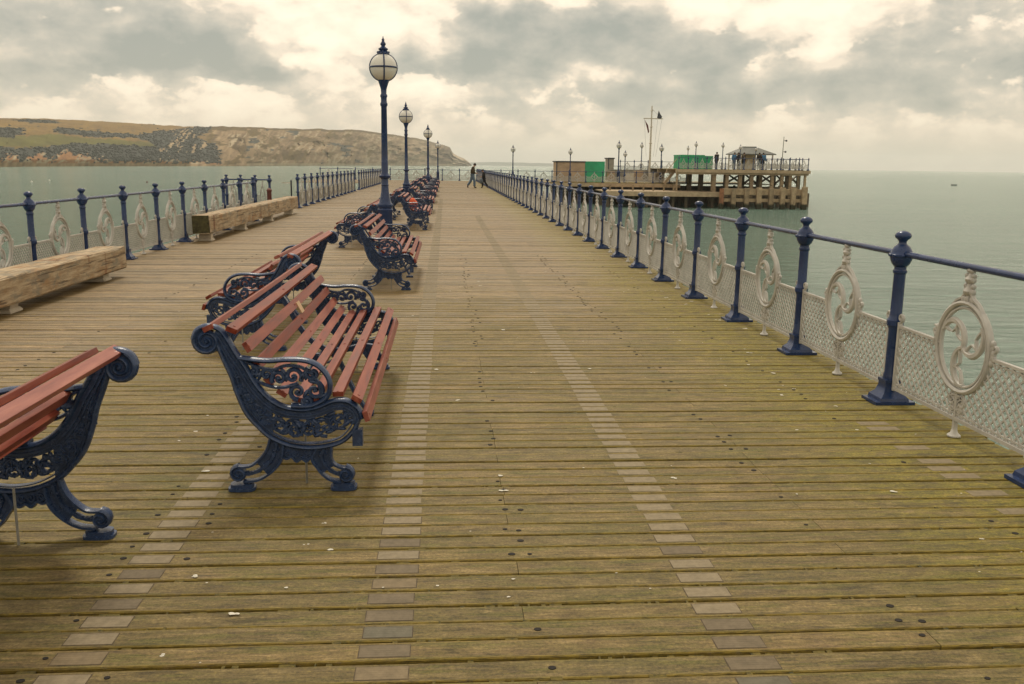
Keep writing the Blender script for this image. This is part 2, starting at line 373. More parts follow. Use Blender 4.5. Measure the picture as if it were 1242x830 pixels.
# ------------------------------------------------------------------ world: overcast sky with broken cloud
SUN_EL, SUN_AZ = R(54), R(-5)        # azimuth clockwise from +Y (pier axis)
def world():
    w = bpy.data.worlds.new('World'); S.world = w; w.use_nodes = True
    t = NT(w.node_tree); bg = t.n['Background']
    d = t.vm('NORMALIZE', t.node('ShaderNodeTexCoord').outputs['Generated'])
    x, y, z = t.sep(d)
    sky = t.node('ShaderNodeTexSky'); sky.sky_type = 'NISHITA'; sky.sun_disc = False
    sky.sun_elevation = SUN_EL; sky.sun_rotation = SUN_AZ; sky.air_density = 1; sky.dust_density = 2
    # angular coordinates (degrees-like units) for the large cloud masses
    az = t.m('ARCTAN2', x, y); el = t.m('ARCSINE', z)
    wr = t.sep(t.noisec(t.mapping(d, (1, 1, 1.6)), 9, 7)); wr2 = t.sep(t.noisec(t.mapping(d, (1, 1, 1.7), (3, 1, 5)), 30, 6))
    u = t.m('MULTIPLY_ADD', az, 1105., 538.5); v = t.m('MULTIPLY_ADD', el, -1105., 200.)
    u = t.m('ADD', u, t.m('MULTIPLY_ADD', wr[0], 110, -55)); v = t.m('ADD', v, t.m('MULTIPLY_ADD', wr[1], 70, -35))
    u = t.m('ADD', u, t.m('MULTIPLY_ADD', wr2[0], 60, -30)); v = t.m('ADD', v, t.m('MULTIPLY_ADD', wr2[1], 46, -23))
    B = [(130, 70, 190, 24, .42), (280, 84, 110, 18, .34), (30, 30, 170, 26, .20), (365, 95, 45, 14, .40), (250, 118, 60, 12, .18), (60, 118, 90, 14, .15),
         (640, 78, 85, 32, .42), (735, 55, 85, 34, .36), (560, 88, 55, 20, .25), (590, 42, 110, 14, .18), (872, 62, 36, 20, .36), (865, 108, 70, 24, .36), (1050, 92, 110, 34, .34),
         (1110, 120, 120, 18, .22), (1210, 80, 55, 44, .20), (800, 132, 90, 16, .22), (680, 130, 90, 14, .20), (470, 130, 60, 12, .16), (1090, 40, 120, 14, .12),
         (402, 62, 26, 30, -.55), (335, 2, 32, 14, -.6), (600, 6, 170, 14, -.42), (548, 108, 36, 14, -.42), (845, 26, 60, 30, -.34), (470, 40, 40, 28, -.34),
         (975, 66, 24, 24, -.40), (950, 42, 100, 18, -.26), (1190, 64, 30, 10, -.36), (55, 96, 36, 16, -.22), (190, 100, 40, 14, -.2), (265, 117, 50, 8, -.2), (730, 104, 40, 8, -.30), (535, 62, 30, 12, -.3), (640, 112, 40, 10, -.2), (905, 90, 16, 20, -.3)]
    acc = None
    for cx, cy, sx, sy, a in B:
        du = t.m('MULTIPLY_ADD', u, 1/sx, -cx/sx); dv = t.m('MULTIPLY_ADD', v, 1/sy, -cy/sy)
        g = t.m('MULTIPLY', t.m('EXPONENT', t.m('MULTIPLY', t.m('ADD', t.m('MULTIPLY', du, du), t.m('MULTIPLY', dv, dv)), -.7)), a)
        acc = g if acc is None else t.m('ADD', acc, g)
    low = t.m('SUBTRACT', 1, t.step(el, .012, .070))
    def dens(dz):
        p = t.vm('ADD', d, (0, 0, dz))
        n1 = t.noise(t.mapping(p, (1, 1, 2.3), (7, 2, 3)), 6.5, 3, .5, .3)
        bi = t.noise(t.mapping(p, (1, 1, 1.7), (1, 5, 2)), 19, 10, .56, .15)
        return t.m('ADD', t.m('MULTIPLY_ADD', n1, .85, -.425), t.m('MULTIPLY_ADD', bi, 1.75, -.875))
    d0 = dens(0); d1 = dens(.013)
    scale_ = t.m('MULTIPLY_ADD', low, -.5, 1)
    den = t.m('ADD', t.m('ADD', t.m('MULTIPLY', d0, scale_), t.m('MULTIPLY', acc, .9)), .40)
    lit = t.m('MULTIPLY', t.m('SUBTRACT', d0, d1), scale_)          # upper rims of the clouds catch the light
    shade = t.m('SUBTRACT', den, t.m('MULTIPLY', lit, .85))
    cloud = t.ramp(shade, [(.28, (.90, .80, .66)), (.44, (.69, .635, .535)), (.62, (.525, .515, .45)), (.85, (.40, .415, .375)), (1, (.33, .36, .33))])
    gap = t.ramp(den, [(0, (1.15, 1.06, .87)), (.30, (1.02, .915, .75)), (.42, (.90, .79, .645))])
    col = t.mix(t.step(den, .34, .50), gap, cloud)
    hz = t.ramp(t.step(el, -.004, .05), [(0, (.47, .475, .42)), (.4, (.60, .55, .455)), (1, (.74, .645, .52))])
    col = t.mix(t.m('MULTIPLY', low, .6), col, hz)
    col = t.mix(1.0, col, (9.0, 8.6, 8.05), 'MULTIPLY')
    col = t.mix(.94, sky.outputs[0], col)
    t.put(bg.inputs[0], col); bg.inputs[1].default_value = .1
world()
sd = bpy.data.lights.new('sun', 'SUN'); sd.energy = 1.5; sd.angle = R(11); sd.color = (1, .90, .74)
so = bpy.data.objects.new('sun', sd); COL.objects.link(so)
sdir = Vector((math.sin(SUN_AZ)*math.cos(SUN_EL), math.cos(SUN_AZ)*math.cos(SUN_EL), math.sin(SUN_EL)))
so.rotation_euler = sdir.to_track_quat('Z', 'Y').to_euler(); so.location = (0, 0, 50)

# ------------------------------------------------------------------ sea
def sea():
    mb = MB(); n = 72; rings = [0.5, 30, 120, 400, 1200, 3500, 9000]
    vs = [(r*math.cos(2*math.pi*k/n), r*math.sin(2*math.pi*k/n), WATER) for r in rings for k in range(n)]
    fs = [(i*n+k, i*n+(k+1) % n, (i+1)*n+(k+1) % n, (i+1)*n+k) for i in range(len(rings)-1) for k in range(n)]+[tuple(range(n))]
    mb.add(vs, fs); o = mb.build('sea', 'sea'); tag(o, kind='structure')
sea()

# ------------------------------------------------------------------ far coast
def lerp_tab(tab, x):
    if x <= tab[0][0]: return tab[0][1]
    for (a, b), (c, d) in zip(tab, tab[1:]):
        if x <= c: return b+(d-b)*(x-a)/(c-a)
    return tab[-1][1]
WOODS = [[(-260, 165), (33, 166), (34, 170), (20, 178), (-260, 178)], [(15, 148), (45, 148), (72, 150), (70, 156), (50, 157), (25, 154)], [(65, 163), (100, 168), (163, 172), (165, 177), (120, 177), (70, 173)],
         [(18, 188), (60, 186), (100, 183), (190, 185), (160, 174), (240, 154), (275, 156), (235, 170), (262, 182), (268, 201), (20, 201), (-260, 200), (-260, 188)], [(242, 177), (262, 178), (270, 190), (266, 201), (240, 201)]]
FIELD = [(-260, 177), (30, 177), (60, 174), (110, 178), (195, 181), (188, 185), (100, 184), (20, 187), (-260, 187)]
def coast():
    top = [(-260, 146), (-100, 144), (0, 143.5), (60, 144.5), (120, 147), (180, 150.5), (225, 154), (240, 153), (300, 154.5), (350, 155.5), (400, 157), (440, 158.5), (470, 162), (500, 167), (520, 171), (535, 175), (546, 179), (549, 186), (556, 190), (563, 192.5), (569, 197), (571, 199.3)]
    dist = [(-260, 330), (0, 430), (200, 640), (300, 800), (400, 1150), (500, 1800), (571, 2300)]
    base = [(-260, 206), (0, 204), (200, 202.9), (300, 202), (400, 201.6), (500, 201.4), (571, 201.4)]
    NX, NT_ = 520, 70
    vs = []; cols = []; woods = []
    def fb(x, y, s, o=5): return mnoise.fractal(Vector((x*s, y*s, 3.3)), 1.0, 2.0, o)
    us = [-260+(571+260)*i/(NX-1) for i in range(NX)]
    for u in us:
        D = lerp_tab(dist, u); yt = lerp_tab(top, u)+1.2*fb(u, 0, .05)*(1 if u < 540 else .3)
        A = at(u, lerp_tab(base, u), D); A.z = WATER-.3
        # front slope gets steeper towards the headland (cliff)
        deep = lerp_tab([(0, .75), (200, .55), (300, .22), (420, .12), (520, .07), (571, .04)], u)
        Dt = D*(1+deep); T = at(u, yt, Dt)
        for j in range(NT_+10):
            t = j/(NT_-1)
            if t <= 1:
                # s along slope; profile of height
                cl = lerp_tab([(0, .12), (200, .10), (280, .45), (420, .7), (571, .9)], u)   # cliff share of height
                tt = t
                dfrac = tt**(1.0+cl*1.2) if u > 230 else (0 if tt < .10 else (tt-.10)/.90)*(.25+.75*tt)
                P = A.lerp(T, dfrac); P.z = A.z+(T.z-A.z)*tt
                rough = (.010+.018*min(1, max(0, (u-230)/100)))*D*.5
                nz = fb(u*.9, t*55, .11, 6)
                k = math.sin(math.pi*min(1, tt))
                P.y += nz*rough*k*1.6; P.z += fb(u+50, t*70, .16, 4)*.012*(T.z-A.z)*k
            else:
                b = (j-NT_+1)/10; P = T.copy(); P.y += b*D*.5; P.x += (u-538)/1105*b*D*.5; P.z -= b*b*(T.z-WATER)*1.0+.2
            vs.append(P)
            # ---- colours of ground, with shade painted in at the cliff edge
            yy = lerp_tab(base, u)+(yt-lerp_tab(base, u))*min(t, 1)   # rough photo row of the spot
            n1 = fb(u, yy*2, .045, 6); n2 = fb(u+300, yy*3.2, .13, 5)
            n3 = fb(u*1.0+yy*.5, yy*.22, .30, 5); n4 = fb(u+900, yy*1.5, .35, 4)
            grass = (.215+.03*n1+.03*n4, .152+.02*n1+.02*n4, .070); green = (.135+.02*n1, .132+.02*n1, .055); dark = (.078, .086, .080); cliff = (.265+.13*n3, .20+.10*n3, .125+.06*n3); red = (.27+.08*n4, .155+.05*n4, .085+.02*n4); chalk = (.33+.08*n3, .275+.07*n3, .19+.05*n3)
            scrub = (.130+.035*n3, .100+.025*n3, .054)
            c = grass; wd = False
            def inpoly(pts, x, y):
                r_ = False; k = len(pts)-1
                for q in range(len(pts)):
                    (x1, y1), (x2, y2) = pts[q], pts[k]
                    if (y1 > y) != (y2 > y) and x < (x2-x1)*(y-y1)/(y2-y1)+x1: r_ = not r_
                    k = q
                return r_
            if u < 300:
                wu, wy = u+9*n2+5*n1, yy+1.5*n2+1.0*n1
                if any(inpoly(P_, wu, wy) for P_ in WOODS): c = dark; wd = True
                elif inpoly(FIELD, wu, wy): c = green
                elif yy > 180: c = (.17, .13, .06)
                if n2 > .75 and yy < 168: c = dark; wd = True
                rc = 199-max(0, 5*math.exp(-((u-13)/8)**2), 6*math.exp(-((u-48)/10)**2), 8*math.exp(-((u-83)/12)**2), 4*math.exp(-((u-105)/12)**2))-5*n4-2*n2
                if yy > rc: c = red if n2 < .2 else chalk; wd = False
                if u > 165 and ((n3 > .30 and 176 < yy < 190 and n1 > .1) or (u > 205 and n3 > .18 and yy > 160 and yy < 186 and n1 > -.15)): c = chalk if n2 > .3 else cliff; wd = False
                if u > 255+8*n1 and not inpoly(WOODS[4], wu, wy): c = scrub if n1+.4*n2 < -.15 or yy < 160 else cliff; wd = False
                if 278 < u+6*n2 and 166 < wy < 182 and n3+n1 > -.05: c = chalk; wd = False
                if yy > 200.3: c = cliff; wd = False
            else:
                top_y = yt
                if yy < top_y+3.0+1.5*n2: c = scrub
                elif n1+.5*n3 > .30: c = scrub
                elif n1-.4*n2 < -.46 and u < 440: c = dark; wd = n2 < 0
                else: c = cliff if n3+.6*n1 < .25 else chalk
                if u > 500: c = tuple(.8*a+.2*b for a, b in zip(c, chalk))
                if 530 < u < 549: c = tuple(.62*a for a in cliff)  # shadowed cliff edge, its shade painted as a darker cliff colour
                if u > 549: c = (.42+.1*n3, .35+.08*n3, .25+.06*n3)
                if yy > 199: c = chalk
            if t > 1: c = grass; wd = False
            cols.append((*c, 1))
            if wd and random.random() < .42: woods.append((P.copy(), D))
    nt = NT_+10
    fs = [(i*nt+j, (i+1)*nt+j, (i+1)*nt+j+1, i*nt+j+1) for i in range(NX-1) for j in range(nt-1)]
    me = bpy.data.meshes.new('hills'); me.from_pydata(vs, [], fs); me.update()
    a = me.color_attributes.new('tone', 'FLOAT_COLOR', 'POINT')
    a.data.foreach_set('color', [x for c in cols for x in c])
    me.polygons.foreach_set('use_smooth', [True]*len(me.polygons)); me.materials.append(M['land'])
    o = link('hills', me); tag(o, kind='structure')
    mb = MB()
    for P, D in woods:
        s = D*random.uniform(.0005, .0010); mb.blob(P+Vector((0, 0, s*.3)), s*1.5, s*1.5, s*random.uniform(.7, 1.1), 6, 4, Matrix.Rotation(random.random()*6, 3, 'Z'))
    o = mb.build('hillside_scrub', 'wood', smooth=True, angle=180); tag(o, 'dark woodland and scrub patches covering the coastal hillside', 'woodland', kind='stuff')
    # faint low land behind, beyond the headland
    mb = MB(); D = 5200; prof = [(540, 200.4), (560, 197.5), (600, 196.6), (640, 197.6), (690, 199), (740, 200.6), (790, 202.2)]
    n = 40; a_ = []
    for i in range(n):
        u = 540+250*i/(n-1); P = at(u, lerp_tab(prof, u)+.25*mnoise.noise(Vector((u*.1, 0, 0))), D); a_.append(P)
    vv = []
    for P in a_: vv += [(P.x, P.y-250, WATER-.5), (P.x, P.y, P.z), (P.x, P.y+400, P.z*.8), (P.x, P.y+800, WATER-.5)]
    mb.add(vv, [(4*i+j, 4*i+4+j, 4*i+5+j, 4*i+1+j) for i in range(n-1) for j in range(3)])
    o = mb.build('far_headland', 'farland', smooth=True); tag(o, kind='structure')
coast()

# ------------------------------------------------------------------ air
def haze():
    mb = MB(); mb.box(-9500, 9500, -9500, 9500, WATER-1.5, 150)
    m = bpy.data.materials.new('sea_air'); m.use_nodes = True; nt = m.node_tree
    nt.nodes.remove(nt.nodes['Principled BSDF']); v = nt.nodes.new('ShaderNodeVolumePrincipled')
    v.inputs['Color'].default_value = (.98, .985, .98, 1); v.inputs['Density'].default_value = .00015; v.inputs['Anisotropy'].default_value = .2
    nt.links.new(v.outputs[0], nt.nodes['Material Output'].inputs['Volume'])
    o = mb.build('haze', m); tag(o, kind='stuff', label='thin sea haze in the air over the bay', cat='haze')
haze()

# ------------------------------------------------------------------ pier deck
PITCH = .131
XL, XR = -5.62, 3.42
def deck():
    root = empty('pier_deck'); tag(root, kind='structure')
    mb = MB(); gaps = MB(); y = .35; rows = 0
    joints_far = [-3.4, -1.29, .295, 1.75]
    rowY = []
    while y < 95:
        w = PITCH-random.uniform(.010, .017); zt = random.uniform(-.005, .002); near = y < 16
        x0 = XL-(7.1 if y > 80 else 0)+random.uniform(-.02, .02); x1 = XR+random.uniform(-.03, .03)
        js = [j for j in joints_far if random.random() < .36]
        cuts = [x0]+[j+random.uniform(-.006, .006) for j in js]+[x1]
        rowY.append((y, w, zt))
        for a, b in zip(cuts, cuts[1:]):
            a += .0012; b -= .0012
            tilt = random.uniform(-.0008, .0008)
            nseg = max(1, int((b-a)/.22)) if near else 1
            ch = .004; vs = []
            yo = random.uniform(-.0015, .0015)
            for i in range(nseg+1):
                x = a+(b-a)*i/nseg
                e0 = y+yo+(random.gauss(0, .0014) if near else 0); e1 = y+yo+w+(random.gauss(0, .0014) if near else 0); zz = zt+tilt*(i/nseg-.5)
                vs += [(x, e0, -.05), (x, e0, zz-ch), (x, e0+ch, zz), (x, e1-ch, zz), (x, e1, zz-ch), (x, e1, -.05)]
            fs = [tuple(range(6)), tuple(nseg*6+k for k in range(5, -1, -1))]
            for i in range(nseg):
                for k in range(5): fs.append((i*6+k, (i+1)*6+k, (i+1)*6+k+1, i*6+k+1))
            mb.add(vs, fs)
        # moss and dirt lodged in the gap behind this plank
        if y < 22:
            gx = XL+.2
            while gx < XR:
                L = random.expovariate(1/.022)+.005; sk = random.expovariate(1/.034)+.004
                mossy = random.random()
                if gx+L < XR and mossy < .62:
                    z = zt+random.uniform(-.012, -.0005); jw = random.uniform(-.004, .004)
                    gaps.box(gx, gx+L, y+w-.003+jw, y+PITCH+.003+jw, z-.02, z)
                gx += L+sk
        y += PITCH; rows += 1
    o = mb.build('planking', 'deck', root)
    g = gaps.build('gap_moss', 'moss', root); tag(g, kind='stuff', label='moss and grit lodged between the planks')
    # joists, edge beams and supporting piles underneath
    j = MB()
    for x in [-5.4, -4.3, -3.4, -2.3, -1.29, -.5, .295, 1.0, 1.75, 2.5, 3.2]: j.box(x-.06, x+.06, .3, 94.6, -.30, -.055)
    j.box(XL, XL+.1, .3, 94.9, -.36, -.06); j.box(XR-.1, XR, .3, 94.9, -.36, -.06)
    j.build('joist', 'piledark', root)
    p = MB()
    for yy in range(3, 95, 6):
        for x in (-5.3, -2.0, 1.0, 3.1): p.lathe([(.16, WATER-2), (.15, -.3)], 10, (x, yy, 0))
        p.box(XL, XR, yy-.15, yy+.15, -.58, -.31)
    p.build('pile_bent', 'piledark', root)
    # memorial plaques let into the planks
    def plaque(mt, x, yc, w, h):
        b = MB(); b.box(-w/2, w/2, -h/2, h/2, -.001, .0035)
        return b
    cand = []
    for (yy, w, zr) in rowY:
        for xc, hw, keep, ymax in ((-1.235, .082, 1, 60), (-.205, .086, 1, 45), (1.035, .086, 1, 30), (2.83, .10, .5, 5.6)):
            if random.random() < keep and yy < ymax and not (xc < -1 and yy > 23): cand.append((yy+w/2, xc+random.uniform(-.006, .006), hw, zr))
    cand.sort()
    ms = {}
    for k in range(4):
        b = MB(); b.box(-.5, .5, -.5, .5, 0, 1); ms[k] = b.mesh('plaque', 'pl%d' % k)
    rest = MB(); rim = MB()
    near_n = 0
    wts = [0]*55+[1]*12+[2]*29+[3]*4
    pm = {}
    for (yc, xc, hw, zr) in cand:
        h = .076 if yc < 6 else .086
        if near_n < 100:
            k = (random.choice(wts) if random.random() > (yc-2.6)/2.6 else 4) if xc < 2 else 1; key = (k, hw, h)
            if key not in pm:
                b = MB(); b.box(-hw, hw, -h/2, h/2, -.004, .0025); pm[key] = b.mesh('plaque', 'pl%d' % k)
            o = link('plaque', pm[key], root, 0, (xc, yc, zr-.0011)); near_n += 1
            rim.box(xc-hw-.004, xc+hw+.004, yc-h/2-.004, yc+h/2+.004, zr-.006, zr+.0007)
        else: rest.box(xc-hw, xc+hw, yc-h/2, yc+h/2, zr-.004, zr+.0012)
    tag(rest.build('plaque_row', 'pl4', root), kind='stuff', label='rows of small plaques fixed along the planks')
    rim.build('plaque_groove', 'plrim', root)
    # bolt holes beside the joists: raised discs, each hole's inner shade painted dark
    hs = []
    for (yy, w, zr) in rowY:
        if yy > 17: break
        for xc, pr in ((-1.36, .4), (-1.10, .22), (.28, .42), (.35, .2), (1.70, .42), (1.78, .25), (2.63, .25), (-2.6, .2), (-3.4, .2)):
            if random.random() < pr: hs.append((yy+w*random.uniform(.35, .65), xc+random.uniform(-.02, .02), zr))
    hs.sort()
    hm = MB(); hm.lathe([(.0105, -.006), (.0108, .0024), (.007, .0025)], 10); hmesh = hm.mesh('bolt_hole_disc', 'hole')
    rest = MB()
    for i, (yc, xc, zr) in enumerate(hs):
        if i < 100:
            o = link('bolt_hole_disc', hmesh, root, 0, (xc, yc, zr)); s = random.uniform(.75, 1.25); o.scale = (s*1.2, s, 1)
        else: rest.lathe([(.015, -.006), (.014, .0028), (.009, .0029)], 6, (xc, yc, zr))
    tag(rest.build('bolt_hole_disc_row', 'hole', root), kind='stuff', label='rows of dark discs painted as bolt holes on the planks')
    # droppings
    dm = MB()
    for i in range(170):
        yc = 2.6+random.random()**1.7*16; xc = random.uniform(-3.5, 3.1)
        if random.random() < .35: xc = random.uniform(2.2, 3.15)
        s = random.choice([.004, .005, .006, .008, .012, .016])
        for k in range(random.choice([1, 1, 2, 3])):
            n = 9; vs = [(xc, yc, .0032)]
            ox, oy = random.gauss(0, s), random.gauss(0, s*.6)
            vs = [(xc+ox+s*random.uniform(.6, 1.3)*math.cos(6.283*q/n), yc+oy+s*random.uniform(.4, 1)*math.sin(6.283*q/n), .0022) for q in range(n)]
            vs.append((xc+ox, yc+oy, .0042)); dm.add(vs, [(q, (q+1) % n, n) for q in range(n)])
    tag(dm.build('bird_droppings', 'dropping', root), kind='stuff', label='white bird droppings spattered over the planks')
deck()

# ------------------------------------------------------------------ railings
SP = 1.7533
def post_mesh():
    b = MB(); q = math.pi/4
    def sq(p): b.lathe([(r*1.414, z) for r, z in p], 4, rot=q)
    b.box(-.145, .145, -.115, .115, 0, .022)
    sq([(.105, .0222), (.10, .045), (.070, .075), (.056, .12), (.055, .15)])
    sq([(.060, .1505), (.060, .172)])
    b.lathe([(.050, .172), (.049, .20), (.043, .22), (.041, .53), (.048, .55), (.058, .565), (.058, .60), (.046, .62), (.041, .64), (.040, .93), (.048, .94), (.048, .955), (.041, .965), (.040, .99)], 12)
    me = b.mesh('post', 'navy', True, 30)
    k = MB()
    k.lathe([(.040, .98), (.058, 1.0), (.070, 1.025), (.076, 1.045), (.076, 1.052), (.082, 1.056), (.082, 1.07), (.076, 1.074), (.070, 1.095), (.055, 1.12), (.038, 1.135), (.028, 1.145), (.026, 1.16), (.036, 1.172), (.052, 1.186), (.056, 1.2), (.050, 1.216), (.030, 1.23), (.006, 1.235)], 14)
    for i in range(10):
        a = 6.283*i/10; k.blob((.078*math.cos(a), .078*math.sin(a), 1.063), .014, .014, .012, 6, 4)
    return me, k.mesh('knob', 'navy', True, 50)
POST, KNOB = post_mesh()
def spiral_yz(c, r, turns, sg):
    return [(0, c[0]+r*(1-.85*k/15)*math.cos(1.2+sg*turns*6.283*k/15), c[1]+r*(1-.85*k/15)*math.sin(1.2+sg*turns*6.283*k/15)) for k in range(16)]
RC, RZ = .270, .575     # ring radius, centre height
def panel_meshes():
    L = SP; yc = L/2; p = MB(); zb, zt = .12, .565; e = .075
    p.bar((0, e, zb), (0, L-e, zb), .030, .022); p.bar((.0, e, zb+.03), (.0, L-e, zb+.03), .014, .010)
    for a, b_ in ((e, yc-RC*.99), (yc+RC*.99, L-e)):
        p.bar((0, a, zt), (0, b_, zt), .026, .018); p.bar((0, a, zt-.024), (0, b_, zt-.024), .012, .008)
    for yy, s in ((e, 1), (L-e, -1)):
        p.bar((0, yy, 0.10), (0, yy, zt+.03), .026, .024, (0, 1, 0))
        p.tube([(0, yy+s*(.012-.022*math.sin(t)*(1-t/9)), zt+.05+.022*(1-t/9)*math.cos(t)+.012) for t in [k*.55-3.1 for k in range(14)]], .010, 6, (1, 0, 0), .013)
    # lattice in two layers, cut round the ring
    pitch = .066
    for lay, sg in ((-.0035, 1), (.0035, -1)):
        c = -1.0
        while c < L+1.0:
            # line y = c + sg*(z-zb)
            pts = []
            n = 40; seg = None
            for i in range(n+1):
                z = zb+(zt-zb)*i/n; y = c+sg*(z-zb)
                ok = e < y < L-e and (y-yc)**2+(z-RZ)**2 > (RC*1.0)**2
                if ok:
                    if seg is None: seg = [(y, z), (y, z)]
                    seg[1] = (y, z)
                elif seg: pts.append(seg); seg = None
            if seg: pts.append(seg)
            for (a, b_) in pts:
                if abs(a[1]-b_[1]) > .015: p.bar((lay, a[0], a[1]), (lay, b_[0], b_[1]), .0105, .0072, (1, 0, 0))
            c += pitch
    pm = p.mesh('lattice_panel', 'white')
    m = MB()
    ring = [(0, yc+RC*1.06*math.cos(6.2832*k/40), RZ+RC*1.03*math.sin(6.2832*k/40)) for k in range(40)]
    m.tube(ring, .018, 8, (1, 0, 0), .024, True)
    m.tube([(0, yc+(RC-.030)*1.06*math.cos(6.2832*k/40), RZ+(RC-.030)*1.03*math.sin(6.2832*k/40)) for k in range(40)], .010, 6, (1, 0, 0), .014, True)
    for a in range(3):
        th = 2*math.pi*a/3+.35; arm = []; rad = (RC-.03)
        for k in range(17):
            ph = math.pi*k/16
            # semicircle from the hub to the rim
            px, pz = rad/2-rad/2*math.cos(ph), rad*.46*math.sin(ph)
            arm.append((0, yc+px*math.cos(th)-pz*math.sin(th), RZ+px*math.sin(th)+pz*math.cos(th)))
        m.tube(arm, [.014+.008*math.sin(math.pi*k/16) for k in range(17)], 6, (1, 0, 0), .018)
        # foils with cusps springing from the concave side of each arm
        hub = Vector((0, yc+rad*.5*math.cos(th), RZ+rad*.5*math.sin(th)))
        for k0, k1 in ((2, 8), (8, 15)):
            A_, B_ = Vector(arm[k0]), Vector(arm[k1]); mid_ = (A_+B_)/2; cusp = mid_.lerp(hub, .55)
            m.tube(smooth([A_, (A_*.45+cusp*.55)+(A_-B_)*.10, cusp], 4), [.012, .012, .012, .011, .010, .009, .008, .006, .005], 6, (1, 0, 0), .013)
            m.tube(smooth([B_, (B_*.45+cusp*.55)+(B_-A_)*.10, cusp], 4), [.012, .012, .012, .011, .010, .009, .008, .006, .005], 6, (1, 0, 0), .013)
    for s_ in (-1, 1):
        m.tube(smooth([(0, yc+s_*RC*.80, RZ+RC*.68), (0, yc+s_*RC*.46, RZ+RC*1.02), (0, yc+s_*.052, RZ+RC*1.16), (0, yc+s_*.022, RZ+RC*1.42)], 5), .012, 6, (1, 0, 0), .016)
        for q in range(5):
            a_ = (-.25, .02, .26, -.1, .14)[q]; m.blob((0, yc+s_*(RC*1.06+.018+.012*(q % 2)), RZ+a_*.22+.02), .018, .022, .026, 6, 5)
        m.tube(spiral_yz((yc+s_*(RC*1.06+.042), RZ+.055), .032, 1.3, s_), .009, 6, (1, 0, 0), .013)
        m.tube(spiral_yz((yc+s_*.055, RZ-RC-.075), .036, 1.4, -s_), .010, 6, (1, 0, 0), .014)
        m.tube(spiral_yz((yc+s_*.045, .185), .030, 1.3, s_), .009, 6, (1, 0, 0), .013)
    m.blob((0, yc, RZ), .018, .022, .022)
    # finial up to the handrail
    fz = RZ+RC*1.03
    m.lathe([(.020, fz+.01), (.024, fz+.03), (.016, fz+.045), (.030, fz+.06), (.036, fz+.075), (.020, fz+.10), (.016, fz+.12), (.030, fz+.135), (.034, fz+.15), (.018, fz+.17), (.012, fz+.185), (.022, fz+.2), (.018, fz+.22), (.009, fz+.235), (.006, 1.062)], 8, (0, yc, 0))
    for s in (-1, 1):
        for q, (dy, dz, r) in enumerate(((.034, .07, .020), (.030, .145, .017), (.045, .02, .022), (.022, .2, .011), (.040, .105, .013), (.036, .17, .011))):
            m.blob((0, yc+s*dy, fz+dz), .020, r*1.25, r*1.35, 6, 5)
        # leaf curls at both sides and below
        m.tube([(0, yc+s*(RC+.005+.030*math.sin(t*.9)), RZ+.01+.035*math.cos(t)) for t in [k*.5 for k in range(9)]], .010, 6, (1, 0, 0), .014)
        m.tube([(0, yc+s*(.015+.045*math.sin(t)), RZ-RC-.045-.028*math.cos(t)-t*.006) for t in [k*.45 for k in range(10)]], .011, 6, (1, 0, 0), .014)
        m.tube([(0, yc+s*(.01+.05*math.sin(t*.9)), .20-.02*math.cos(t)-t*.012) for t in [k*.45 for k in range(8)]], .010, 6, (1, 0, 0), .014)
    m.bar((0, yc, .03), (0, yc, RZ-RC), .026, .022, (0, 1, 0))
    m.lathe([(.042, 0.004), (.042, .012), (.024, .026), (.014, .06), (.012, .12)], 8, (0, yc, 0))
    return pm, m.mesh('scroll_medallion', 'white', True, 40)
PANEL, MEDAL = panel_meshes()
def railing(label, p0, dirv, n, group='railings of the pier', sp=SP, zoff=0, gate=None):
    """a run of n spans from p0 in direction dirv (unit xy)"""
    d = Vector((dirv[0], dirv[1], 0)).normalized(); rz = math.atan2(-d.x, d.y)
    r = empty('railing', p0, rz); tag(r, label, 'railing', group)
    for i in range(n+1):
        o = link('post', POST, r, 0, (0, i*sp, 0)); k = link('knob', KNOB, o)
        if i < n:
            q = link('lattice_panel', PANEL, r, 0, (0, i*sp, 0)); q.scale = (1, sp/SP, 1)
            link('scroll_medallion', MEDAL, q)
    b = MB(); L = n*sp; b.tube([(0, -.0, 1.075), (0, L*.25, 1.075), (0, L*.5, 1.075), (0, L*.75, 1.075), (0, L, 1.075)], .0215, 10, (1, 0, 0))
    b.build('handrail', 'navy', r, True, angle=60)
    return r
railing('long navy and white railing edging the right side of the boardwalk', (3.205, 6.206-2*SP, 0), (0, 1), 52)
railing('navy and white railing behind the two timber baulks on the left', (-5.38, 12.336-3*SP, 0), (0, 1), 11)
railing('railing run on the left just past the far timber baulk', (-5.38, 34.2, 0), (0, 1), 12)
railing('farthest left hand railing run beside the distant benches', (-5.38, 58.2, 0), (0, 1), 12)
railing('short railing set out over the water at the landing gap', (-5.72, 30.6, 0), (-1, .02), 3, sp=.46)
railing('railing closing the far end of the boardwalk behind the walkers', (-12.6, 94.6, 0), (1, 0), 9)
railing('railing in front of the sandy hut and the stacked stores', (3.9, 94.6, 0), (1, 0), 12)

